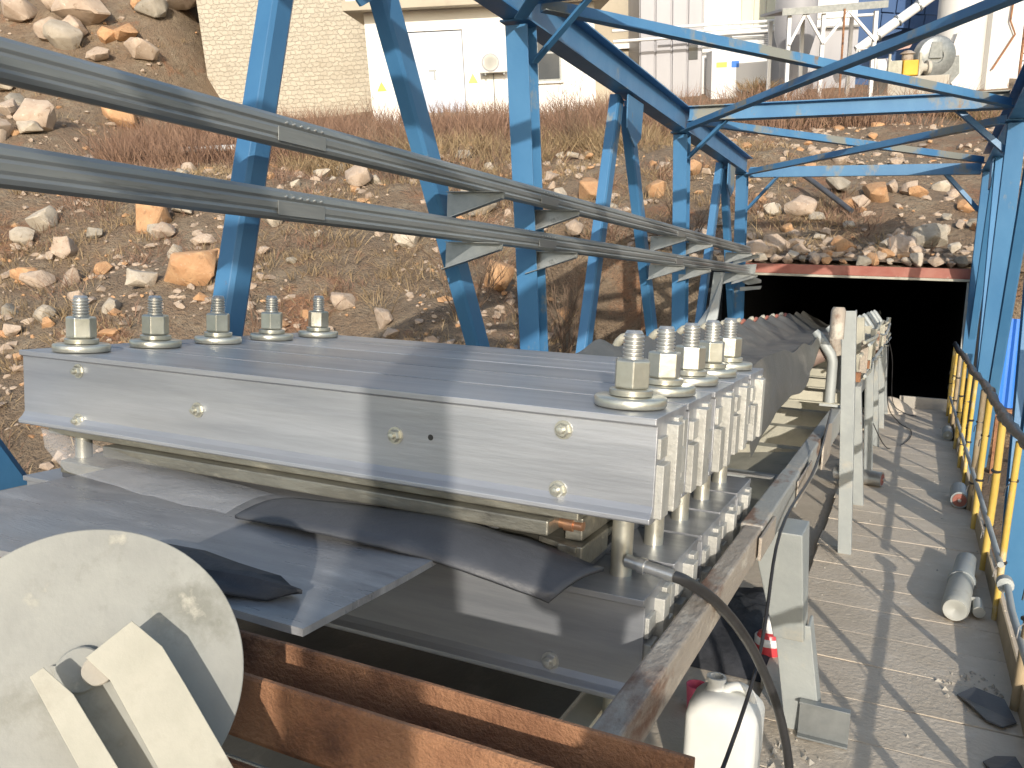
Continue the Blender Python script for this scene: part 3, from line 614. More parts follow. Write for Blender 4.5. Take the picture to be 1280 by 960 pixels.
order = ['nearest to the press', 'second beyond the press', 'third beyond the press', 'fourth beyond the press', 'fifth beyond the press', 'sixth beyond the press', 'seventh beyond the press', 'eighth beyond the press', 'ninth beyond the press', 'last before the tunnel']
i0 = idler(5.3, 'dusty troughing idler stand with rollers under the belt, ' + order[0])
for i in range(1, 10):
    c = copy_tree(i0); c.location = i0.location + WM @ Vector((0, .78 * i, 0)); c['label'] = 'dusty troughing idler stand with rollers under the belt, ' + order[i]

# ------------------------------------------------------------------ the belt: flat through the press, troughed beyond it
def sheet_solid(rows, th):
    m = len(rows[0]); V = [p for r in rows for p in r]; N = len(V); F = []
    V += [(x, y, z - th) for x, y, z in V]
    for j in range(len(rows) - 1):
        for i in range(m - 1):
            q = (j * m + i, j * m + i + 1, (j + 1) * m + i + 1, (j + 1) * m + i); F += [q, tuple(N + t for t in q[::-1])]
        for i in (0, m - 1): F.append((j * m + i, (j + 1) * m + i, N + (j + 1) * m + i, N + j * m + i))
    for j in (0, len(rows) - 1):
        for i in range(m - 1): F.append((j * m + i, j * m + i + 1, N + j * m + i + 1, N + j * m + i))
    mb = MB(); mb.add(V, F, True); return mb
rows = []
for y in np.arange(2.868, 14.2, .065):
    k = sstep(2.7, 4.6, y); kr = sstep(1.6, 3.3, y); ph = (y - 5.3) / .78
    sag = (1 - math.cos(2 * math.pi * ph)) / 2 * sstep(3.6, 4.6, y)
    skirt = 1 - sstep(4.2, 5.5, y)
    row = []
    n = 26
    for i in range(n + 1):                       # left edge to the right hand crest
        s = i / n; x = -1.60 + 1.09 * s
        dl = max(0, -1.27 - x); dr_ = max(0, x + .84)
        zl = .62 * dl * k; zr = (.262 * (dr_ / .33) ** 1.25) * kr
        z = 1.022 + zl + zr - sag * (.05 * (dl / .33) ** 1.5 + .03 * (dr_ / .33) ** 1.5 + .008)
        z += .014 * sstep(-1.2, -.7, x) * (1 - sstep(-.62, -.51, x)) * math.sin(11 * y + 9 * x + 2 * noise.noise(Vector((y, x, 1)))) * (.4 + .6 * noise.noise(Vector((y * .8, 2, 6))))
        z += (.010 * noise.noise(Vector((x * 3 + y * 1.5, y * 1.1, 3))) + .005 * noise.noise(Vector((x * 9, y * 3, 8)))) * (1 + .6 * k)
        row.append((x, y, z))
    cx, cy, cz = row[-1]; row[-1] = (cx, cy, cz + .010 * noise.noise(Vector((y * 2.2, 5, 5)))); cz = row[-1][2]
    for j in range(1, 7):                        # the drooping right edge near the press
        t = j / 6; d = (.04 + (.205 - .07 * sstep(2.9, 4.4, y)) * skirt) * t
        row.append((cx + .012 * math.sin(t * 1.6) + .03 * t * skirt + .022 * t * noise.noise(Vector((y * 2.6, t * 1.2, 9))) * skirt, y, cz + .004 * math.sin(t * 3) - d))
    rows.append(row)
single('conveyor_belt', sheet_solid(rows, .011), K['belt'], 'dusty dark rubber conveyor belt leaving the press and troughed up into the tunnel', 'conveyor belt', (-1.05, 3, 1))
rows = [[(-1.945 + 1.13 * i / 24 + .004 * noise.noise(Vector((y * 3, i > 12, 0))), y, 1.0 + .005 * noise.noise(Vector((i * .25, y * 2.2, 3))) + .010 * noise.noise(Vector((i * .09, y * 1.1, 7)))) for i in range(25)] for y in np.arange(1.012, 2.25, .06)]
single('conveyor_belt', sheet_solid(rows, .013), K['wetbelt'], 'grey polished belt end lying flat into the near side of the press', 'conveyor belt', (-1.36, 1, 1))
ret = MB(); ret.box((-1.98, -.5, .42), (-.74, 13.5, .43))  # return strand; its near run is extended to darken the shaded void under the press
single('return_belt', ret, K['belt'], 'lower return strand of the conveyor belt below the cross members', 'conveyor belt', (-1.36, 8, .42))

# ------------------------------------------------------------------ splice press: ten aluminium beams clamped by ten tie rods
p = thing('splice_press', 'belt splicing press of aluminium beams clamped over the belt with ten big nuts', 'splicing press', (-1.37, 2.2, .8))
XL, XR = -2.315, -.435; PITCH = .254; BW = .236
def beam_prof(y, z0, z1):
    h = z1 - z0; w = BW; e = .012       # web face set back from the flanges; rounded foot
    return [(y, z1), (y, z1 - .014), (y + e, z1 - .018), (y + e, z0 + .034), (y + .004, z0 + .022), (y - .008, z0 + .012), (y - .008, z0 + .003), (y - .004, z0), (y + w, z0), (y + w + .006, z0 + .006), (y + w - e, z0 + .03), (y + w - e, z1 - .018), (y + w, z1 - .014), (y + w, z1)]
def bolt(mb, c, r=.016):
    c = Vector(c); mb.lathe(c, (0, -1, 0), [(r * 1.25, 0), (r * 1.25, .003), (.001, .003)], 14)
    mb.lathe(c + Vector((0, -.003, 0)), (0, -1, 0), [(r * .95, 0), (r * .95, .008), (r * .8, .011), (.001, .011)], 6, False)
    mb.lathe(c + Vector((0, -.014, 0)), (0, -1, 0), [(r * .45, 0), (r * .45, .008), (.001, .009)], 8)
pr = random.Random(3)
for z0, z1, dx in ((1.078, 1.29, 0), (.702, .922, -.012)):
    for k in range(5):
        y = 1.60 + PITCH * k; xr = XR + dx + pr.uniform(-.006, .006)
        b = part('clamp_beam', MB().loft([[(x, yy, zz) for yy, zz in beam_prof(y, z0, z1)] for x in (XL, xr)]), K['alu'], p, .0015)
        hh = z1 - z0
        for (ya, yb, za, zb, ex) in ((.022, .074, .03, .55, .012), (.022, .074, .60, .80, .004), (.084, .128, .05, .90, .020), (.138, .176, .02, .30, .012), (.138, .176, .36, .62, .017), (.138, .176, .68, .93, .009), (.184, .216, .1, .88, .006)):
            part('end_block', MB().box((xr - .012, y + ya, z0 + za * hh), (xr + ex + pr.uniform(0, .006), y + yb, z0 + zb * hh)), K['aluend'], b, .002)
        if k == 0:
            sb = ((-2.082, 1.247), (-2.085, 1.108), (-1.641, 1.183), (-1.042, 1.186), (-.635, 1.245), (-.641, 1.118)) if z0 > 1 else ((-1.05, .862), (-.64, .745), (-2.0, .82))
            for bx, bz in sb:
                mb = MB(); bolt(mb, (bx, y + .012, bz)); part('side_bolt', mb, K['zinc'] if z0 > 1 else K['steel'], b)
            if z0 > 1:
                part('painted_hole', MB().lathe((-.95, y + .0118, 1.192), (0, -1, 0), [(.007, 0), (.007, .0006), (.0005, .0006)], 10), K['black'], b)  # flat black disc painting the shade inside an empty bolt hole
# tie rods
def tie_rod(x, y):
    r = part('tie_rod', MB().lathe((x, y, .60), (0, 0, 1), [(.001, 0), (.0235, .001), (.0235, .70)], 20), K['zinc'], p)
    z = 1.29
    part('plate_washer', MB().lathe((x, y, z + .001), (0, 0, 1), [(.03, 0), (.074, .001), (.077, .004), (.077, .019), (.074, .022), (.03, .022)], 32), K['zinc'], r)
    part('washer', MB().lathe((x, y, z + .024), (0, 0, 1), [(.026, 0), (.045, .001), (.046, .003), (.046, .013), (.043, .015), (.026, .015)], 28), K['zinc'], r)
    a = pr.uniform(0, 1)
    hx = MB(); ring = lambda rr, h: [(x + rr * math.cos(a + k * math.pi / 3), y + rr * math.sin(a + k * math.pi / 3), z + h) for k in range(6)]
    hx.loft([ring(.036, .040), ring(.0405, .043), ring(.0405, .098), ring(.035, .102)])
    part('nut', hx, K['zinc'], r, .002)
    prof = [(.021, .09)]; h = .104
    while h < .152: prof += [(.0225, h), (.0225, h + .003), (.0185, h + .0055), (.0185, h + .0065)]; h += .0085
    prof += [(.020, h), (.016, h + .006), (.001, h + .006)]
    part('thread', MB().lathe((x, y, z), (0, 0, 1), prof, 20), K['steel'], r)
    return r
for k in range(5):
    y = 1.60 + PITCH * k + BW / 2
    tie_rod(-.532, y + .01); tie_rod(-2.165 + .012 * k, y - .03)
# platens and packing between beams and belt
part('upper_plate', MB().box((-2.24, 1.63, 1.052), (-.60, 2.85, 1.077)), K['plate'], p, .003)
part('heating_platen', MB().box((-1.98, 1.60, 1.018), (-.655, 2.85, 1.0505)), K['plate'], p, .004)
part('heating_platen', MB().box((-2.18, 1.62, .945), (-.62, 2.85, .982)), K['plate'], p, .004)
part('pressure_bag', MB().box((-2.2, 1.64, .925), (-.60, 2.84, .944)), K['rubber'], p, .003)
part('spacer_block', MB().box((-.645, 1.63, .947), (-.588, 1.80, .998)), K['plate'], p, .004)
part('spacer_block', MB().box((-.64, 1.66, 1.0), (-.60, 1.9, 1.05)), K['plate'], p, .003)
part('edge_guide', MB().prism([(-.70, 1.66, .985), (-.60, 1.62, .985), (-.58, 1.9, .985), (-.66, 2.1, .985)], (0, 0, .012)), K['plate'], p, .002)
part('cable_gland', MB().lathe((-.655, 1.67, 1.032), (1, -.1, 0), [(.001, -.01), (.012, -.01), (.012, .012), (.016, .013), (.016, .035), (.011, .036), (.011, .055), (.006, .056), (.001, .056)], 12), K['copper'], p)
part('hose_nipple', MB().lathe((-.515, 1.705, .962), (1, -.12, -.10), [(.001, 0), (.014, .001), (.014, .03), (.017, .031), (.017, .045), (.013, .046), (.013, .11), (.001, .111)], 14), K['steel'], p)

# ------------------------------------------------------------------ things lying on and around the press
def sheet(front, back, n, m, wave, th=.006, seed=1):
    """a limp sheet between two polylines"""
    def at(pl, t):
        k = t * (len(pl) - 1); i = min(int(k), len(pl) - 2); w = k - i
        w = w * w * (3 - 2 * w) * .4 + w * .6
        return Vector(pl[i]).lerp(Vector(pl[i + 1]), w)
    V = []
    for a in range(n + 1):
        f, b = at(front, a / n), at(back, a / n)
        for c in range(m + 1):
            q = f.lerp(b, c / m); q.z += wave * math.sin(math.pi * c / m) + .004 * noise.noise(Vector((q.x * 9, q.y * 9, seed)))
            q.y += .006 * noise.noise(Vector((q.x * 14, seed, c))) if c in (0, m) else 0
            V.append(q)
    F = [(i * (m + 1) + j, i * (m + 1) + j + 1, (i + 1) * (m + 1) + j + 1, (i + 1) * (m + 1) + j) for i in range(n) for j in range(m)]
    mb = MB(); mb.add(V, F, True); return mb
def solid(o, th):
    md = o.modifiers.new('thickness', 'SOLIDIFY'); md.thickness = th; md.offset = 0; return o
mb = sheet([(-1.303, 1.385, 1.010), (-1.1, 1.365, 1.02), (-.92, 1.385, 1.012), (-.75, 1.415, .985), (-.585, 1.45, .938)],
           [(-1.29, 1.56, 1.012), (-1.1, 1.585, 1.016), (-.88, 1.592, 1.020), (-.70, 1.588, 1.008), (-.515, 1.56, .985)], 30, 6, .012)
solid(single('rubber_flap', mb, K['rubber'], 'scuffed black rubber strip drooping over the belt edge in front of the press', 'rubber strip', (-.9, 1.45, 1)), .008)
rag = [(-1.36, 1.10), (-1.28, 1.15), (-1.18, 1.175), (-1.09, 1.165), (-1.02, 1.14), (-.96, 1.13), (-.93, 1.12), (-.905, 1.115), (-.884, 1.095), (-.90, 1.085), (-.93, 1.06), (-.97, 1.045), (-1.02, 1.02), (-1.10, .985), (-1.2, .95), (-1.36, .92)]
n = len(rag)
mb = MB(); c = (-1.12, 1.06)
ringo = [(x, y, 1.0 + .012 + .006 * math.sin(i * 1.7)) for i, (x, y) in enumerate(rag)]
ringm = [(c[0] + (x - c[0]) * .6, c[1] + (y - c[1]) * .6, 1.022 + .008 * math.sin(i * 1.1)) for i, (x, y) in enumerate(rag)]
mb.add(ringo + ringm + [(c[0], c[1], 1.028)], [(i, (i + 1) % n, n + (i + 1) % n, n + i) for i in range(n)] + [(n + i, n + (i + 1) % n, 2 * n) for i in range(n)], True)
solid(single('rubber_scrap', mb, K['cloth'], 'ragged black rubber scrap lying on the belt beside the round disc', 'rubber scrap', (-1.12, 1.06, 1)), .007)
mb = sheet([(-2.16, 1.56, 1.03), (-1.95, 1.46, 1.012), (-1.6, 1.40, 1.012), (-1.33, 1.385, 1.012)], [(-2.22, 1.592, 1.074), (-2.05, 1.594, 1.06), (-1.75, 1.595, 1.025), (-1.36, 1.58, 1.01)], 18, 5, .01)
single('plastic_film', mb, K['film'], 'clear plastic film hanging under the left end of the top beams', 'plastic film', (-1.9, 1.5, 1))

# hose and its ferrule
hp = [(-.415, 1.692, .952), (-.385, 1.72, .935), (-.34, 1.80, .875), (-.305, 1.95, .76), (-.275, 2.12, .61), (-.235, 2.25, .43), (-.205, 2.32, .24), (-.19, 2.3, .06), (-.2, 2.1, .018), (-.25, 1.6, .018), (-.2, .8, .018), (-.2, -.4, .018)]
def smooth_path(pts, n=8):
    out = []; P = [Vector(p) for p in pts]
    for i in range(len(P) - 1):
        p0, p1, p2, p3 = P[max(i - 1, 0)], P[i], P[i + 1], P[min(i + 2, len(P) - 1)]
        for k in range(n):
            t = k / n; out.append(.5 * ((2 * p1) + (p2 - p0) * t + (2 * p0 - 5 * p1 + 4 * p2 - p3) * t * t + (3 * p1 - p0 - 3 * p2 + p3) * t ** 3))
    return out + [P[-1]]
single('pressure_hose', MB().tube(smooth_path(hp), .0125, 12), K['black'], 'black rubber pressure hose curving from the press fitting down to the floor', 'hose', hp[0])

# rusty channels in the foreground
def usec(w, h, t):
    r = .012
    return [(0, r), (.004, .004), (r, 0), (w - r, 0), (w - .004, .004), (w, r), (w, h - .004), (w - .003, h), (w - t, h), (w - t - .002, h - .003), (w - t, t + .006), (w - t - .006, t), (t + .006, t), (t, t + .006), (t + .002, h - .003), (t, h), (.003, h), (0, h - .004)]
def long_loft(sec, x0, x1, y0, y1, z0, n=30, amp=.0012):
    return MB().loft([[(x0 + (x1 - x0) * k / n, y0 + (y1 - y0) * k / n + yy, z0 + zz + amp * noise.noise(Vector((k * .7, yy * 30, zz * 30)))) for yy, zz in sec] for k in range(n + 1)])
single('rusty_channel', long_loft(usec(.118, .102, .009), -2.25, -.195, .885, .862, .884), K['rust'], 'brown rusty steel channel lying legs up across the conveyor in the foreground', 'steel channel', (-1.2, .93, .89))
single('rusty_angle', long_loft([(0, 0), (.10, 0), (.10, .008), (.012, .008), (.008, .012), (.008, .09), (0, .09)], -2.2, -.50, .852, .836, .785), K['rust'], 'brown rusty steel angle fixed under the foreground channel', 'steel angle', (-1.2, .9, .8))
# round disc with its splayed bracket, standing close to the lens
dd = (CM.transposed() @ Vector(((110 - 640) / 1066.74, (850 - 480) / 1066.74, 1))).normalized()
DC = CAM + (CM.transposed() @ Vector(((110 - 640) / 1066.74, (850 - 480) / 1066.74, 1))) * 1.02
da = CM.transposed() @ Vector((1, 0, 0)); da = (da - dd * da.dot(dd)).normalized(); db = -dd.cross(da).normalized()
if db.z < 0: db = -db
def D(x, y, h):
    """point of the disc's plane, raised h towards the front"""
    r = CM.transposed() @ Vector(((x - 640) / 1066.74, (y - 480) / 1066.74, 1))
    return CAM + r * (((DC - CAM).dot(dd) - h) / r.dot(dd))
t = thing('end_disc', 'large dusty grey cream steel disc with a two plate bracket across it at lower left', 'steel disc', DC)
R = (D(304, 850, 0) - DC).length
part('disc_plate', MB().lathe(DC + dd * .012, -dd, [(.001, 0), (R - .001, 0), (R, .001), (R, .011), (R - .0012, .012), (.001, .012)], 96, False), K['disc'], t)
part('hub', MB().lathe(D(100, 838, 0), -dd, [(.027, 0), (.027, .011), (.025, .013), (.001, .013)], 28, False), K['disc'], t)
part('hub_pin', MB().lathe(D(122, 838, 0), -dd, [(.0178, 0), (.0178, .026), (.0165, .028), (.001, .028)], 24, False), K['conc'], t)
def slab(px, h0, h1, m, nm):
    return part(nm, MB().loft([[D(x, y, h0) for x, y in px], [D(x, y, h1) for x, y in px]]), m, t, .0008)
slab([(62, 832), (134, 834), (375, 1290), (300, 1290)], .004, .0083, K['disc'], 'bracket_web')
slab([(37, 846), (54, 834), (92, 868), (148, 960), (345, 1290), (290, 1290), (99, 960)], .057, .065, K['discplate'], 'bracket_plate')
slab([(107, 822), (165, 776), (203, 808), (232, 856), (292, 960), (480, 1290), (395, 1290), (198, 960), (138, 851)], .061, .069, K['discplate'], 'bracket_plate')
slab([(84, 866), (92, 868), (345, 1290), (338, 1290)], .0085, .0568, K['discplate'], 'bracket_side')
slab([(138, 851), (148, 853), (404, 1290), (395, 1290)], .0085, .0608, K['discplate'], 'bracket_side')
part('support_post', MB().tube([D(380, 1270, .02), D(390, 1320, .0), tuple(D(390, 1320, 0) + Vector((0, 0, -.35)))], .02, 10), K['grey'], t)

# white jerrycan, red bottle, pink cup, tarpaulin, channel offcut
jx, jy, jz = -.425, 2.55, -.045
t = thing('jerrycan', 'white translucent plastic jerrycan standing under the conveyor edge in front', 'jerrycan', (jx, jy, jz))
def rr(w, d, z, r=.05, n=6, ox=0):
    out = []
    for cx, cy, a0 in ((w / 2 - r, d / 2 - r, 0), (-w / 2 + r, d / 2 - r, 90), (-w / 2 + r, -d / 2 + r, 180), (w / 2 - r, -d / 2 + r, 270)):
        for k in range(n + 1):
            a = math.radians(a0 + 90 * k / n); out.append((jx + ox + cx + r * math.cos(a), jy + cy + r * math.sin(a), jz + z))
    return out
body = MB().loft([rr(.18, .16, 0, .028), rr(.208, .186, .012, .028), rr(.214, .192, .06, .028), rr(.208, .187, .15, .028), rr(.214, .192, .17, .028), rr(.214, .192, .30, .028), rr(.206, .184, .325, .045), rr(.176, .165, .345, .05), rr(.13, .14, .358, .05), rr(.085, .10, .364, .042)], smooth=True)
b = part('body', body, K['jug'], t)
part('handle', MB().tube(smooth_path([(jx + .075, jy, jz + .33), (jx + .072, jy, jz + .365), (jx + .045, jy, jz + .385), (jx + .01, jy, jz + .378), (jx - .01, jy, jz + .355)], 5), .015, 8), K['jug'], b)
part('neck', MB().lathe((jx - .035, jy, jz + .355), (0, 0, 1), [(.034, 0), (.026, .010), (.026, .034), (.030, .035), (.030, .047), (.022, .047), (.022, .01)], 18), K['jug'], t)
bx, by = -.452, 3.66
t = thing('red_bottle', 'small red plastic bottle with clear top beside the conveyor leg', 'bottle', (bx, by, -.05))
part('body', MB().lathe((bx, by, -.045), (0, 0, 1), [(.001, 0), (.05, .002), (.058, .02), (.058, .10), (.045, .13), (.001, .135)], 18), K['red'], t)
part('cap', MB().lathe((bx, by, .09), (0, 0, 1), [(.028, 0), (.032, .004), (.030, .055), (.024, .06), (.001, .06)], 14), K['shedw'], t)
part('label', MB().lathe((bx, by, .04), (0, 0, 1), [(.0585, 0), (.0595, .001), (.0595, .03), (.0585, .031)], 18), K['white'], t)
single('pink_cup', MB().lathe((-.63, 3.1, -.05), (0, 0, 1), [(.001, 0), (.032, 0), (.04, .10), (.037, .10), (.03, .006), (.001, .006)], 18), K['pink'], 'pink plastic cup in the shade behind the jerrycan', 'cup', (-.63, 3.1, -.05))
mb = MB(); V = []; F = []; nx, ny = 22, 18
for i in range(nx + 1):
    for j in range(ny + 1):
        u, v = i / nx, j / ny; e = math.sin(math.pi * u) ** .5 * math.sin(math.pi * v) ** .5
        x, y = -1.15 + .82 * u, 3.45 + 1.0 * v
        V.append((x, y, -.048 + e * (.14 + .09 * noise.noise(Vector((x * 5, y * 4, 1))) + .04 * noise.noise(Vector((x * 14, y * 12, 4))))))
F = [(i * (ny + 1) + j, (i + 1) * (ny + 1) + j, (i + 1) * (ny + 1) + j + 1, i * (ny + 1) + j + 1) for i in range(nx) for j in range(ny)]
mb.add(V, F, True)
single('tarpaulin', mb, K['cloth'], 'crumpled black tarpaulin heaped on the deck under the conveyor', 'tarpaulin', (-.8, 3.9, -.05))
t = thing('channel_offcut', 'short bluish grey steel channel offcut on the walkway against the conveyor leg', 'steel offcut', (-.16, 3.04, 0))
part('web', MB().box((-.25, 3.0, .004), (-.085, 3.008, .135)), K['galv'], t, .001)
part('flange', MB().box((-.25, 2.975, .004), (-.085, 2.9995, .011)), K['galv'], t, .001)
part('flange', MB().box((-.25, 2.975, .128), (-.085, 2.9995, .1352)), K['galv'], t, .001)

# rollers and scrap on the walkway
def roller(name, label, a, b, r, m1, m2):
    a, b = Vector(a), Vector(b); d = (b - a).normalized(); l = (b - a).length
    t = thing(name, label, 'roller', a)
    part('shell', MB().lathe(a, d, [(.001, .004), (r * .8, .004), (r * .86, 0), (r, .002), (r, l - .002), (r * .86, l), (r * .8, l - .004), (.001, l - .004)], 24), m1, t, 0)
    part('end_cap', MB().lathe(a + d * .003, -d, [(r * .8, -.002), (r * .78, .003), (r * .35, .004), (r * .3, .009), (.001, .009)], 20), m2, t)
    part('axle', MB().lathe(a - d * .02, d, [(.001, 0), (.012, .001), (.012, l + .04), (.001, l + .041)], 10), K['steel'], t)
    return t
roller('steel_roller', 'grey steel conveyor roller lying crosswise behind the second conveyor leg', (-.135, 7.35, .062), (-.50, 7.45, .062), .06, K['steel'], K['redoxide'])
roller('steel_roller', 'short red ended roller lying against the railing halfway along the walkway', (.40, 6.95, .062), (.41, 7.35, .062), .06, K['grey'], K['redoxide'])
roller('steel_roller', 'small pale roller lying against the railing near the tunnel', (.41, 10.2, .055), (.42, 10.6, .055), .055, K['grey'], K['cream'])
a, b = Vector((.285, 4.45, .062)), Vector((.375, 5.35, .062)); d = (b - a).normalized(); l = (b - a).length
t = thing('plastic_tube', 'pale two part plastic tube lying on the walkway beside the railing', 'tube', a)
part('lower_sleeve', MB().lathe(a, d, [(.001, .03), (.03, .012), (.052, .01), (.060, .03), (.062, .06), (.060, .47), (.052, .49), (.001, .49)], 20), K['sleeve'], t)
part('upper_tube', MB().lathe(a + d * .46, d, [(.001, 0), (.066, 0), (.068, .04), (.055, .05), (.055, l - .47), (.05, l - .46), (.001, l - .46)], 20), K['grey'], t)
part('side_spout', MB().tube([a + d * .18 + Vector((.03, 0, 0)), a + d * .22 + Vector((.085, .01, -.012)), a + d * .1 + Vector((.10, .0, -.02))], .028, 10), K['sleeve'], t)
def scrap(poly, lift, label, m, seed):
    r = random.Random(seed); c = sum((Vector((*q, 0)) for q in poly), Vector()) / len(poly)
    P = [(x, y, .006 + lift * max(0, r.uniform(-.3, 1))) for x, y in poly]; n = len(P)
    mb = MB(); mb.add(P + [(c.x, c.y, .012)], [(i, (i + 1) % n, n) for i in range(n)])
    solid(single('rubber_offcut', mb, m, label, 'rubber scrap', (c.x, c.y, 0)), .006)
scrap([(.27, 3.62), (.33, 3.67), (.43, 3.62), (.46, 3.48), (.41, 3.40), (.36, 3.43), (.31, 3.52)], .03, 'curled dark rubber offcut by the railing foot, the larger one', K['rubber'], 1)
scrap([(.33, 3.12), (.37, 3.18), (.43, 3.19), (.46, 3.08), (.40, 3.03), (.35, 3.06)], .05, 'torn dark rubber offcut nearest the camera by the railing', K['rubber'], 4)
pr = random.Random(8)
cr = MB()
for k in range(150):
    q = pr.random(); x = pr.uniform(-.4, .48) if q > .45 else pr.gauss(.34, .07); y = pr.uniform(2.2, 12) if q > .45 else pr.gauss(3.75, .12)
    if q < .12: x, y = pr.gauss(-.27, .05), pr.gauss(2.85, .12)
    s = pr.uniform(.003, .011) if q > .45 else pr.uniform(.004, .02)
    if not -.42 < x < .46: continue
    a = pr.uniform(0, 3)
    pts = [(x + s * math.cos(a + k2 * 2.1) * pr.uniform(.7, 1.2), y + s * math.sin(a + k2 * 2.1) * pr.uniform(.7, 1.2), -.002) for k2 in range(3)]
    cr.add(pts + [(x, y, s * pr.uniform(.6, 1.2))], [(0, 1, 3), (1, 2, 3), (2, 0, 3), (2, 1, 0)])
single('concrete_crumbs', cr, K['conc'], 'crumbs of concrete and grit strewn over the walkway', 'debris', (0, 5, 0), kind='stuff')
for lab, pts in (('thin black wire slung along the outside of the right stringer', [(-.33, 4.3, .99), (-.30, 3.4, .88), (-.325, 2.7, .80), (-.3, 2.2, .55), (-.34, 1.5, .34), (-.4, .6, .2)]),
                 ('thin dark cable looping across the far end of the walkway', [(-.3, 11.9, .9), (-.24, 11.6, .2), (-.1, 11.2, .02), (.05, 10.6, .012), (.02, 9.8, .012), (-.15, 9.2, .012), (-.3, 8.9, .3)]),
                 ('thin grey cable hanging from the frame near the tunnel', [(-.30, 10.6, 1.1), (-.22, 10.9, .8), (-.18, 11.3, .25), (-.05, 12.0, .03), (.1, 11.9, .012)])):
    single('cable', MB().tube(smooth_path(pts, 7), .005, 6), K['black'], lab, 'cable', pts[0])
# upright posts with fittings crowded on the far part of the frame
for y0, h in ((5.85, 1.3), (6.95, 1.36), (8.3, 1.25)):
    t = thing('guide_roller', 'rusty side guide roller on a post at the belt edge, %s' % {5.85: 'nearest', 6.95: 'middle one of three', 8.3: 'farthest'}[y0], 'guide roller', (-.36, y0, .89), group='side guide rollers')
    part('post', MB().bar((-.345, y0, .89), (-.385, y0 - .05, h), csec(.05, .06, .006), up=(1, 0, 0)), K['cream'], t, .002)
    part('roller', MB().lathe((-.44, y0 - .06, h - .16), (-.2, -.1, 1), [(.001, 0), (.03, .002), (.036, .01), (.036, .15), (.03, .158), (.001, .16)], 14), K['rustpaint'], t)
    part('clip', MB().box((-.35, y0 - .05, .98), (-.29, y0 + .03, 1.04)), K['rust'], t, .003)

# ------------------------------------------------------------------ things on the hillside
def on_ground(u, v): 
    x, y = far_xy(u, v); return x, y, ground_z(x, y)
def pole(p, q, r, m, label, cat, name):
    single(name, MB().tube([p, q], r, 8), m, label, cat, p, 'w')
P0 = (-16.6, 16.2); P1 = (-15.2, 16.9)
pole((P0[0], P0[1], ground_z(*P0) + .25), (P1[0], P1[1], ground_z(*P1) + .25), .07, K['wall'], 'white pipe lying on the hillside below the beige masonry building', 'pipe', 'white_pipe')
P0 = (-2.05, 16.2); P1 = (-1.1, 15.2)
single('dark_pipe', MB().tube(smooth_path([(P0[0], P0[1], ground_z(*P0) + .35), (-1.7, 15.8, ground_z(-1.7, 15.8) + .3), (P1[0], P1[1], ground_z(*P1) + .12)], 4), .045, 8), K['rubber'], 'dark curved hose lying on the rocks above the tunnel', 'hose', (P0[0], P0[1], 0), 'w')

for k in range(17):
    x = -2.5 + .19 * k + rng.uniform(-.06, .06); r = rng.uniform(.07, .17)
    o = put_rock(x, 13.1 + rng.uniform(-.04, .14), r, rng.choice('ttogtp')); o.location.z = -.74 + r * .5

# ------------------------------------------------------------------ buildings (yard axes: u across, v away, z up)
def FB(u0, v0, z0, u1, v1, z1): return MB().box((u0, v0, z0), (u1, v1, z1))
wb = thing('white_building', 'low white rendered building with pale blue door above the hillside', 'building', (0, 27, 1), 'f')
part('wall', MB().prism([(-3.6, 27, .4), (-2.42, 27, .4), (-2.42, 27, 3.9), (-.80, 27, 3.9), (-.80, 27, .4), (3.05, 27, .4), (3.05, 27, 4.46), (-3.6, 27, 4.46)], (0, .25, 0)), K['wall'], wb)
part('wall', FB(-3.6, 27.25, .4, -3.35, 33, 4.46), K['wall'], wb)
part('wall', FB(2.8, 27.25, .4, 3.05, 33, 4.46), K['wall'], wb)
part('plinth', FB(-2.42, 26.98, .4, -.80, 27.2, 1.62), K['conc'], wb)
dr = part('door', FB(-2.40, 27.06, 1.63, -.82, 27.14, 3.88), K['door'], wb)
part('door_handle', FB(-1.7, 27.03, 2.55, -1.66, 27.06, 2.85), K['galv'], dr)
part('door_handle', FB(-1.85, 27.04, 2.8, -1.62, 27.06, 2.84), K['galv'], dr)
part('roof', FB(-4.1, 26.35, 4.47, 3.5, 33.4, 4.72), K['render'], wb, .01)
part('parapet', FB(-4.0, 26.5, 4.72, 3.4, 33.2, 5.6), K['wall'], wb)
part('side_step', FB(3.06, 27.4, .4, 3.9, 30, 2.4), K['render'], wb)
w = part('window', MB().prism([(1.32, 26.97, 2.36), (2.06, 26.97, 2.36), (2.06, 26.97, 3.5), (1.32, 26.97, 3.5)], (0, .029, 0)), K['galv'], wb)
part('pane', FB(1.38, 26.955, 2.42, 2.0, 26.968, 3.12), K['glass'], w)
part('pane', FB(1.38, 26.955, 3.18, 2.0, 26.968, 3.45), K['glass'], w)
part('sill', FB(1.27, 26.90, 2.30, 2.11, 26.996, 2.355), K['wall'], w)
sg = MB().prism([(0, 0, 0), (.28, 0, 0), (.14, 0, .26)], (0, .012, 0))
for (u, z, m, lab) in ((-1.0 + .3, 2.42, 'signg', 'small faded green triangle sign on the white wall right of the door'), (-3.4, 2.32, 'signy', 'small yellow triangle warning sign at the left end of the white wall')):
    s_ = MB(); s_.add([(v.x + u, 26.975, v.z + z) if v.y < .006 else (v.x + u, 26.99, v.z + z) for v in sg.v], sg.f)
    single('wall_sign', s_, K[m], lab, 'sign', (u, 26.98, z), 'f')
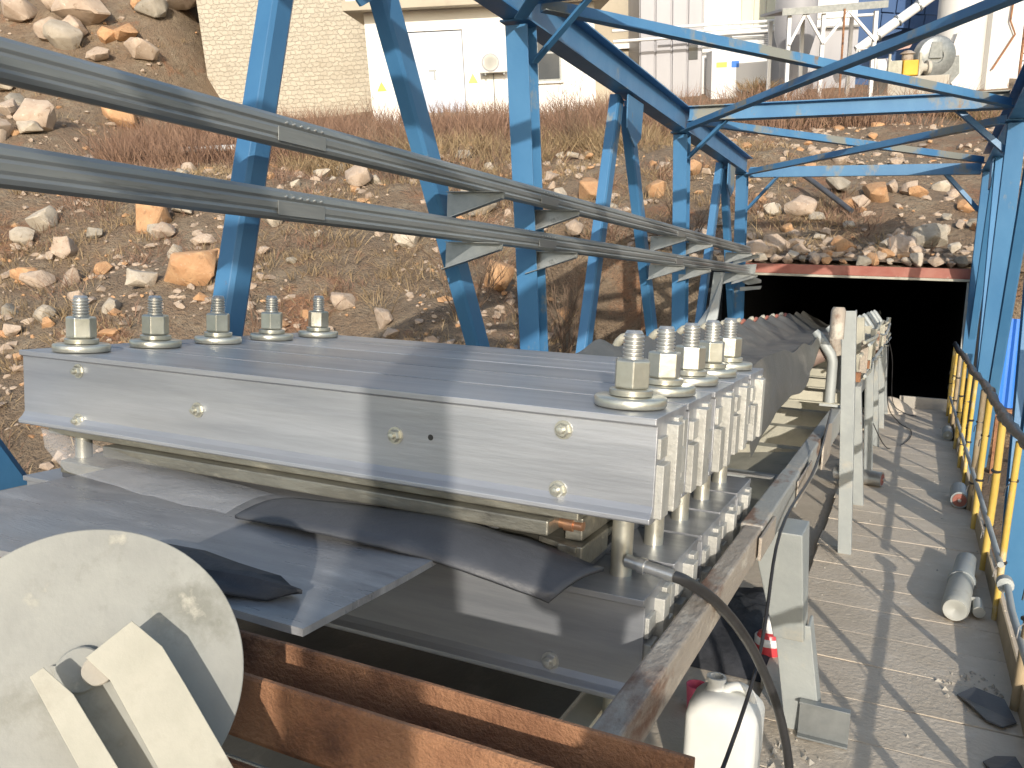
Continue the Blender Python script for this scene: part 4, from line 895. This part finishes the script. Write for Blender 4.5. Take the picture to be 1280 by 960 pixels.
for u, lab in ((-.18, 'small round faded sign on the white wall below the air conditioner, left one'), (.62, 'small faded red sign on the white wall right of the air conditioner')):
    single('wall_sign', MB().lathe((u, 26.99, 2.5), (0, -1, 0), [(.001, 0), (.13, 0), (.13, .012), (.001, .012)], 16), K['signr'] if u > 0 else K['acbox'], lab, 'sign', (u, 26.99, 2.5), 'f')
ac = thing('air_conditioner', 'off white air conditioner unit on the white building wall', 'air conditioner', (.05, 26.8, 2.7), 'f')
cs = part('casing', FB(-.34, 26.62, 2.66, .46, 26.93, 3.22), K['acbox'], ac, .02)
part('fan_grille', MB().lathe((-.02, 26.622, 2.94), (0, -1, 0), [(.25, 0), (.255, .012), (.235, .018), (.225, .006), (.001, .004)], 28), K['shed'], ac)
gb = MB()
for k in range(1, 6): gb.lathe((-.02, 26.606, 2.94), (0, -1, 0), [(.042 * k - .006, 0), (.042 * k - .006, .006), (.042 * k + .006, .006), (.042 * k + .006, 0)], 24)
part('grille_rings', gb, K['acbox'], ac)
part('side_panel', FB(.28, 26.612, 2.7, .44, 26.619, 3.18), K['shedw'], ac)
for u in (-.2, .34): part('wall_bracket', FB(u, 26.66, 2.60, u + .04, 26.99, 2.655), K['galv'], ac)
part('drain_pipe', MB().tube([(.05, 26.95, 2.65), (.05, 26.96, 1.5)], .015, 6), K['galv'], ac)

bb = thing('masonry_building', 'tall beige block masonry building at the left behind the hillside', 'building', (-7, 31, 2), 'f')
part('wall', FB(-9.6, 31, .8, -3.9, 38, 9), K['masonry'], bb)
part('roof', FB(-9.8, 30.8, 9.02, -3.7, 38.2, 9.25), K['render'], bb)
b2 = thing('render_building', 'beige rendered building behind the white building roof', 'building', (3, 33.5, 2), 'f')
part('wall', FB(-3.2, 33.6, .8, 5.25, 40, 9), K['render'], b2)
part('cable_tray', FB(3.3, 33.4, 3.55, 5.2, 33.58, 3.72), K['shedw'], b2)
part('roof', FB(-3.3, 33.5, 9.02, 5.2, 40.2, 9.2), K['conc'], b2)
gs = thing('grey_shed', 'grey ribbed sheet metal shed between the beige and white buildings', 'shed', (6, 31, 2), 'f')
part('wall', FB(5.0, 31.06, .8, 7.12, 38, 9), K['shed'], gs)
u = 5.0
for wd_ in (.52, .55, .53, .50):
    part('panel', MB().prism([(u + .015, 31.05, .9), (u + wd_ - .015, 31.05, .9), (u + wd_ - .04, 31.0, .9), (u + .04, 31.0, .9)], (0, 0, 7.9)), K['shed'], gs); u += wd_ + .005
part('window', FB(6.65, 30.965, 2.95, 6.95, 30.998, 3.4), K['glass'], gs)
wsd = thing('white_shed', 'tall white and cream sheet metal shed with a low white lean-to', 'shed', (8.3, 31.4, 2), 'f')
part('wall', FB(7.18, 31.30, .8, 12.4, 38, 9), K['shedw'], wsd)
u = 7.18; k = 0
while u < 10.9:
    wd_ = .42
    part('panel', MB().prism([(u + .012, 31.29, 3.9), (u + wd_ - .012, 31.29, 3.9), (u + wd_ - .035, 31.25, 3.9), (u + .035, 31.25, 3.9)], (0, 0, 4.9)), K['shedw'] if not 3 <= k <= 5 else K['shedc'], wsd); u += wd_; k += 1
part('fascia', FB(7.15, 31.0, 3.72, 12.4, 31.24, 3.89), K['shedw'], wsd)
part('lower_wall', FB(9.28, 31.1, .8, 12.4, 31.29, 3.7), K['shed'], wsd)
ln = part('lean_to', FB(7.25, 30.2, .8, 9.2, 31.0, 3.15), K['shedw'], wsd, .01)
part('notice', FB(7.9, 30.19, 2.6, 8.15, 30.199, 2.8), K['bluehose'], ln)
part('notice', FB(7.4, 30.19, 2.62, 7.75, 30.199, 2.78), K['signy'], ln)
for k in range(7): 
    part('louvre', FB(8.0, 30.6, 3.2 + .06 * k, 9.25, 30.62, 3.235 + .06 * k), K['shedw'], wsd)
for (z, v, r_, u0, u1, lab) in ((4.02, 30.4, .05, 4.0, 12.6, 'upper white pipe running along the sheds'), (3.84, 30.3, .04, 5.6, 9.4, 'middle white pipe running along the sheds'), (3.68, 30.2, .05, 4.0, 9.6, 'lower white pipe running along the sheds')):
    single('service_pipe', MB().tube([(u0, v, z - .1), (u1, v, z)], r_, 8), K['shedw'], lab, 'pipe', (u0, v, z), 'f')
x, y, z = on_ground(8.2, 28.5)
blades('thatch_heap', [(x + rng.uniform(-.5, .5), y + rng.uniform(-.3, .3), z + rng.uniform(-.1, .5)) for _ in range(30)], K['straw'], 'heap of dry straw in front of the white lean-to', 40, .15, .4, .2, .012, .8)

pf = thing('steel_platform', 'white legged steel platform with a dark top beside the sheds', 'platform', (9.5, 26.5, 1), 'f')
part('deck_plate', MB().prism([(8.05, 25.6, 3.82), (10.95, 25.6, 3.9), (10.95, 27.6, 3.95), (8.05, 27.6, 3.87)], (0, 0, .07)), K['shed'], pf)
part('edge_beam', MB().prism([(8.05, 25.58, 3.70), (10.95, 25.58, 3.78), (10.95, 25.58, 3.96), (8.05, 25.58, 3.88)], (0, -.06, 0)), K['galv'], pf)
for u in (8.3, 9.25, 10.7):
    for v in (25.7, 27.4):
        part('leg', FB(u - .05, v - .05, .6, u + .05, v + .05, 3.72), K['shedw'], pf)
for u0, u1 in ((9.25, 9.9), (9.25, 8.75), (10.7, 9.95), (8.3, 8.7)):
    part('strut', MB().bar((u0, 25.62, 2.95), (u1, 25.62, 3.72), rect(.07, .07), up=(0, 1, 0)), K['shedw'], pf)
part('railing_frame', MB().tube([(10.2, 25.6, 2.2), (10.2, 25.6, 2.75), (10.75, 25.6, 2.75), (10.75, 25.6, 2.2)], .025, 6), K['shedw'], pf)
part('ladder_pole', MB().tube([(9.75, 25.5, 1.0), (9.75, 25.5, 3.8)], .03, 6), K['rust'], pf)
single('silo', MB().lathe((9.7, 29.4, .6), (0, 0, 1), [(.4, 0), (.45, 2.2), (.65, 2.9), (.65, 5.5)], 28), K['shed'], 'grey round silo body behind the steel platform', 'silo', (10.1, 29.4, .6), 'f')
bl = thing('blue_structure', 'dark blue sheet metal plant structure with a gridded window band', 'building', (14.5, 33, 2), 'f')
part('wall', FB(12.45, 32.4, .8, 17.2, 38, 9), K['bluesheet'], bl)
part('sloped_face', MB().prism([(12.5, 32.35, 3.1), (14.3, 32.35, 3.6), (14.3, 32.35, 6.5), (12.5, 32.35, 6.5)], (0, -.3, .0)), K['bluesheet'], bl)
for i in range(4):
    for j in range(4):
        part('panel', MB().prism([(13.5 + .5 * i, 32.0, 3.75 + .48 * j - .05 * i), (13.95 + .5 * i, 32.0, 3.70 + .48 * j - .05 * i), (13.98 + .5 * i, 32.0, 4.13 + .48 * j - .05 * i), (13.53 + .5 * i, 32.0, 4.18 + .48 * j - .05 * i)], (0, -.04, 0)), K['bluesheet'], bl)
duct = thing('duct', 'white diagonal duct rising past the blue plant structure', 'duct', (12.5, 29, 3), 'f')
part('pipe', MB().tube([(11.7, 29.4, 2.9), (14.7, 29.2, 4.9)], .15, 16), K['shedw'], duct)
fb = MB()
for k in range(1, 5): c = Vector((11.7, 29.4, 2.9)).lerp(Vector((14.7, 29.2, 4.9)), k / 5); fb.lathe(c, (3.0, -.2, 2.0), [(.15, 0), (.19, 0), (.19, .04), (.15, .04)], 16)
part('duct_flange', fb, K['galv'], duct)
single('peach_hopper', MB().loft([[(11.0, 26.3, 2.62), (12.0, 26.3, 2.75), (12.0, 26.9, 2.75), (11.0, 26.9, 2.62)], [(10.85, 26.2, 2.78), (12.05, 26.2, 2.92), (12.05, 27, 2.92), (10.85, 27, 2.78)]]), K['signr'], 'faded peach coloured sheet hood above the motor', 'hood', (11.5, 26.5, 2.7), 'f')
fn = thing('blower', 'grey snail shaped blower fan housing beside the white tank', 'blower', (13, 26.8, 1.9), 'f')
part('housing', MB().lathe((13.0, 27.1, 2.5), (0, -1, 0), [(.001, 0), (.53, 0), (.57, .04), (.57, .36), (.53, .40), (.2, .40), (.18, .36), (.001, .36)], 36), K['galv'], fn)
part('outlet', MB().prism([(13.2, 26.72, 1.4), (13.72, 26.72, 2.0), (13.66, 26.72, 2.5), (12.9, 26.72, 2.2), (12.75, 26.72, 1.3)], (0, .4, 0)), K['galv'], fn)
part('inlet_plate', MB().prism([(12.75, 26.66, 2.45), (13.15, 26.66, 2.45), (13.1, 26.66, 2.9), (12.8, 26.66, 2.9)], (0, .03, 0)), K['galv'], fn, .01)
mt = thing('motor', 'yellow and grey electric motor on the concrete plinth', 'motor', (11.9, 26.5, 1.97), 'f')
part('body', FB(11.82, 26.2, 1.99, 12.28, 26.75, 2.42), K['motor'], mt, .04)
part('top_cap', MB().lathe((12.02, 26.45, 2.42), (0, 0, 1), [(.15, 0), (.16, .02), (.15, .16), (.22, .18), (.10, .26), (.001, .28)], 16), K['rustpaint'], mt)
part('rotor_case', MB().lathe((11.1, 26.5, 2.25), (1, 0, 0), [(.001, -.02), (.2, 0), (.25, .06), (.25, .42), (.001, .44)], 20), K['shedw'], mt)
part('terminal_box', FB(11.42, 26.2, 2.0, 11.78, 26.6, 2.42), K['cream'], mt, .02)
part('bearing', MB().lathe((12.3, 26.5, 2.2), (1, 0, 0), [(.2, 0), (.24, .02), (.22, .14), (.12, .16), (.12, .3), (.2, .31), (.2, .4), (.001, .42)], 16), K['conc'], mt)
for u in (11.36, 12.24): part('post', FB(u, 26.15, 1.95, u + .06, 26.2, 2.6), K['cream'], mt)
pl = thing('concrete_plinth', 'weathered concrete plinth on two piers carrying the motor', 'plinth', (11.9, 26.5, .8), 'f')
part('pier', FB(10.95, 26.0, .3, 11.55, 27.0, 1.5), K['conc'], pl, .02)
part('pier', FB(12.1, 26.0, .3, 13.0, 27.0, 1.5), K['conc'], pl, .02)
part('top_slab', FB(11.3, 25.95, 1.46, 13.05, 27.05, 1.97), K['conc'], pl, .02)
tk = thing('white_tank', 'tall white tank with rust stains at the top right', 'tank', (15, 29.2, 1), 'f')
part('shell', MB().lathe((15.0, 29.4, .7), (0, 0, 1), [(.72, 0), (.72, 8)], 36), K['tank'], tk)
part('side_casing', FB(15.6, 28.7, .7, 16.35, 29.8, 8), K['tank'], tk, .02)
part('cone', MB().loft([[(14.2, 28.6, 2.2), (14.6, 28.6, 1.5), (14.9, 28.6, 2.2), (14.9, 28.6, 3.4), (14.5, 28.6, 3.2)], [(14.3, 29, 2.2), (14.6, 29, 1.5), (14.9, 29, 2.2), (14.9, 29, 3.4), (14.5, 29, 3.2)]]), K['tank'], tk)
single('tank_pipe', MB().tube([(15.7, 28.6, 2.1), (16.3, 28.6, 3.1), (16.1, 28.6, 3.5), (16.15, 28.6, 4.6)], .03, 6), K['rust'], 'thin dark bent pipe on the white casing at top right', 'pipe', (15.7, 28.6, 2.1), 'f')
lt = thing('lattice_mast', 'rusty lattice ladder mast at the right edge behind the tank', 'mast', (16.7, 28.5, 1), 'f')
for u in (16.45, 16.85): part('upright', FB(u, 28.4, .5, u + .06, 28.46, 7), K['rust'], lt)
for k in range(18): part('rung', FB(16.51, 28.41, 1.4 + .22 * k, 16.85, 28.45, 1.44 + .22 * k), K['rubber'], lt)
part('cream_column', FB(16.95, 28.3, .5, 17.25, 28.6, 8), K['tank'], lt)
rr_ = thing('retaining_block', 'long pale plant building at the far right behind the mast', 'building', (20, 32, 1), 'f')
part('wall', FB(17.3, 31.5, .5, 24, 36, 8), K['shedw'], rr_)
for k in range(12): part('panel', FB(17.32 + .55 * k, 31.46, .6, 17.82 + .55 * k, 31.498, 7.9), K['shedw'], rr_)

# blue sheeting stack seen past the right hand columns
ms = thing('blue_sheeting', 'bright blue corrugated roofing sheets standing beyond the right columns', 'roof sheeting', (1.25, 11, 0))
mb = MB(); n = 24
pro = [(.89 + .68 * i / n, 11.0 + .016 * (1 if (i // 2) % 2 else -1)) for i in range(n + 1)]
mb.loft([[(x, y, z) for x, y in pro] + [(x, y + .01, z) for x, y in pro[::-1]] for z in (.32, 1.32)])
part('corrugated_sheet', mb, K['bluehose'], ms)
part('timber_base', MB().box((.86, 10.9, .22), (1.6, 11.15, .31)), K['rust'], ms)
for x in (.9, 1.5): part('timber_leg', MB().box((x, 10.95, -.9), (x + .08, 11.05, .219)), K['rust'], ms)
single('pale_post', MB().tube([(.98, 6.3, -.6), (.98, 5.9, 1.4)], .045, 12), K['grey'], 'pale grey upright pipe just outside the railing at right', 'post', (.98, 6.3, 0))

# ------------------------------------------------------------------ the person holding the camera, just behind it (casts the shade on the lower press)
def person():
    base = Vector((.34, -.10, 0))
    t = thing('person', 'person in dark work jacket and white helmet standing on the walkway', 'person', base)
    E = []; Rd = []; vs = []
    def v(p, r):
        z = p[2] * .9; vs.append(Vector((p[0] + base.x, p[1] + base.y + LEAN * z, z)) - base); Rd.append(r); return len(vs) - 1
    pel = v((0, 0, .94), .14); wai = v((0, 0, 1.10), .13); che = v((0, .01, 1.32), .15); nek = v((0, .01, 1.49), .055); hd = v((0, .03, 1.585), .08); top = v((0, .03, 1.69), .08)
    E += [(pel, wai), (wai, che), (che, nek), (nek, hd), (hd, top)]
    for s in (-1, 1):
        hip = v((s * .09, 0, .86), .09); kn = v((s * .10, .03, .48), .06); an = v((s * .11, -.01, .09), .045); he = v((s * .11, -.05, .04), .042); toe = v((s * .13, .17, .03), .035)
        E += [(pel, hip), (hip, kn), (kn, an), (an, he), (an, toe)]
        sh = v((s * .17, .01, 1.39), .065); el = v((s * .29, .02, 1.12), .045); wr = v((s * .22, .12, .90), .03); pa = v((s * .195, .15, .84), .032)
        E += [(che, sh), (sh, el), (el, wr), (wr, pa)]
        for k in range(4):
            a = v((s * .20, .13 + .018 * k, .80), .009); b = v((s * .197, .135 + .019 * k, .765), .0085); c = v((s * .185, .14 + .019 * k, .74 + .004 * abs(k - 1)), .0075)
            E += [(pa, a), (a, b), (b, c)]
        th = v((s * .165, .165, .82), .010); t2 = v((s * .155, .17, .79), .009); E += [(pa, th), (th, t2)]
    me = bpy.data.meshes.new('body'); me.from_pydata([tuple(q) for q in vs], E, [])
    o = bpy.data.objects.new('body', me); C.objects.link(o); o.parent = t; INFO[o.name] = INFO[t.name]
    me.materials.append(K['cloth'])
    sk = o.modifiers.new('skin', 'SKIN'); sv = me.skin_vertices[0].data
    for i, r in enumerate(Rd): sv[i].radius = (r, r * (.75 if i in (0, 1, 2) else 1))
    sv[0].use_root = True
    sb = o.modifiers.new('sub', 'SUBSURF'); sb.levels = 1; sb.render_levels = 2
    hz = 1.475
    part('helmet', MB().lathe((base.x, base.y + .03 + LEAN * hz, hz), UPC, [(.13, 0), (.132, .006), (.115, .01), (.11, .05), (.09, .09), (.04, .112), (.001, .115)], 24), K['white'], t)
person()

# cable bundle, clips and small brackets crowding the far part of the conveyor frame
t = thing('cable_bundle', 'tangle of dusty cables and clips tied along the far conveyor posts', 'cables', (-.30, 7.5, 1.0))
pr = random.Random(21)
for k in range(5):
    z = .95 + .07 * k
    part('strand', MB().tube(smooth_path([(-.30 + pr.uniform(-.03, .03), 6.2 + i * .9, z + pr.uniform(-.06, .05)) for i in range(7)], 4), .012, 6), K['grey' if k % 2 else 'cream'], t)
for k in range(9):
    y = 6.4 + .62 * k
    part('clip', MB().box((-.335, y, .96 + pr.uniform(0, .05)), (-.285, y + .04, 1.14 + pr.uniform(0, .12))), K['cream' if k % 3 else 'rustpaint'], t, .004)
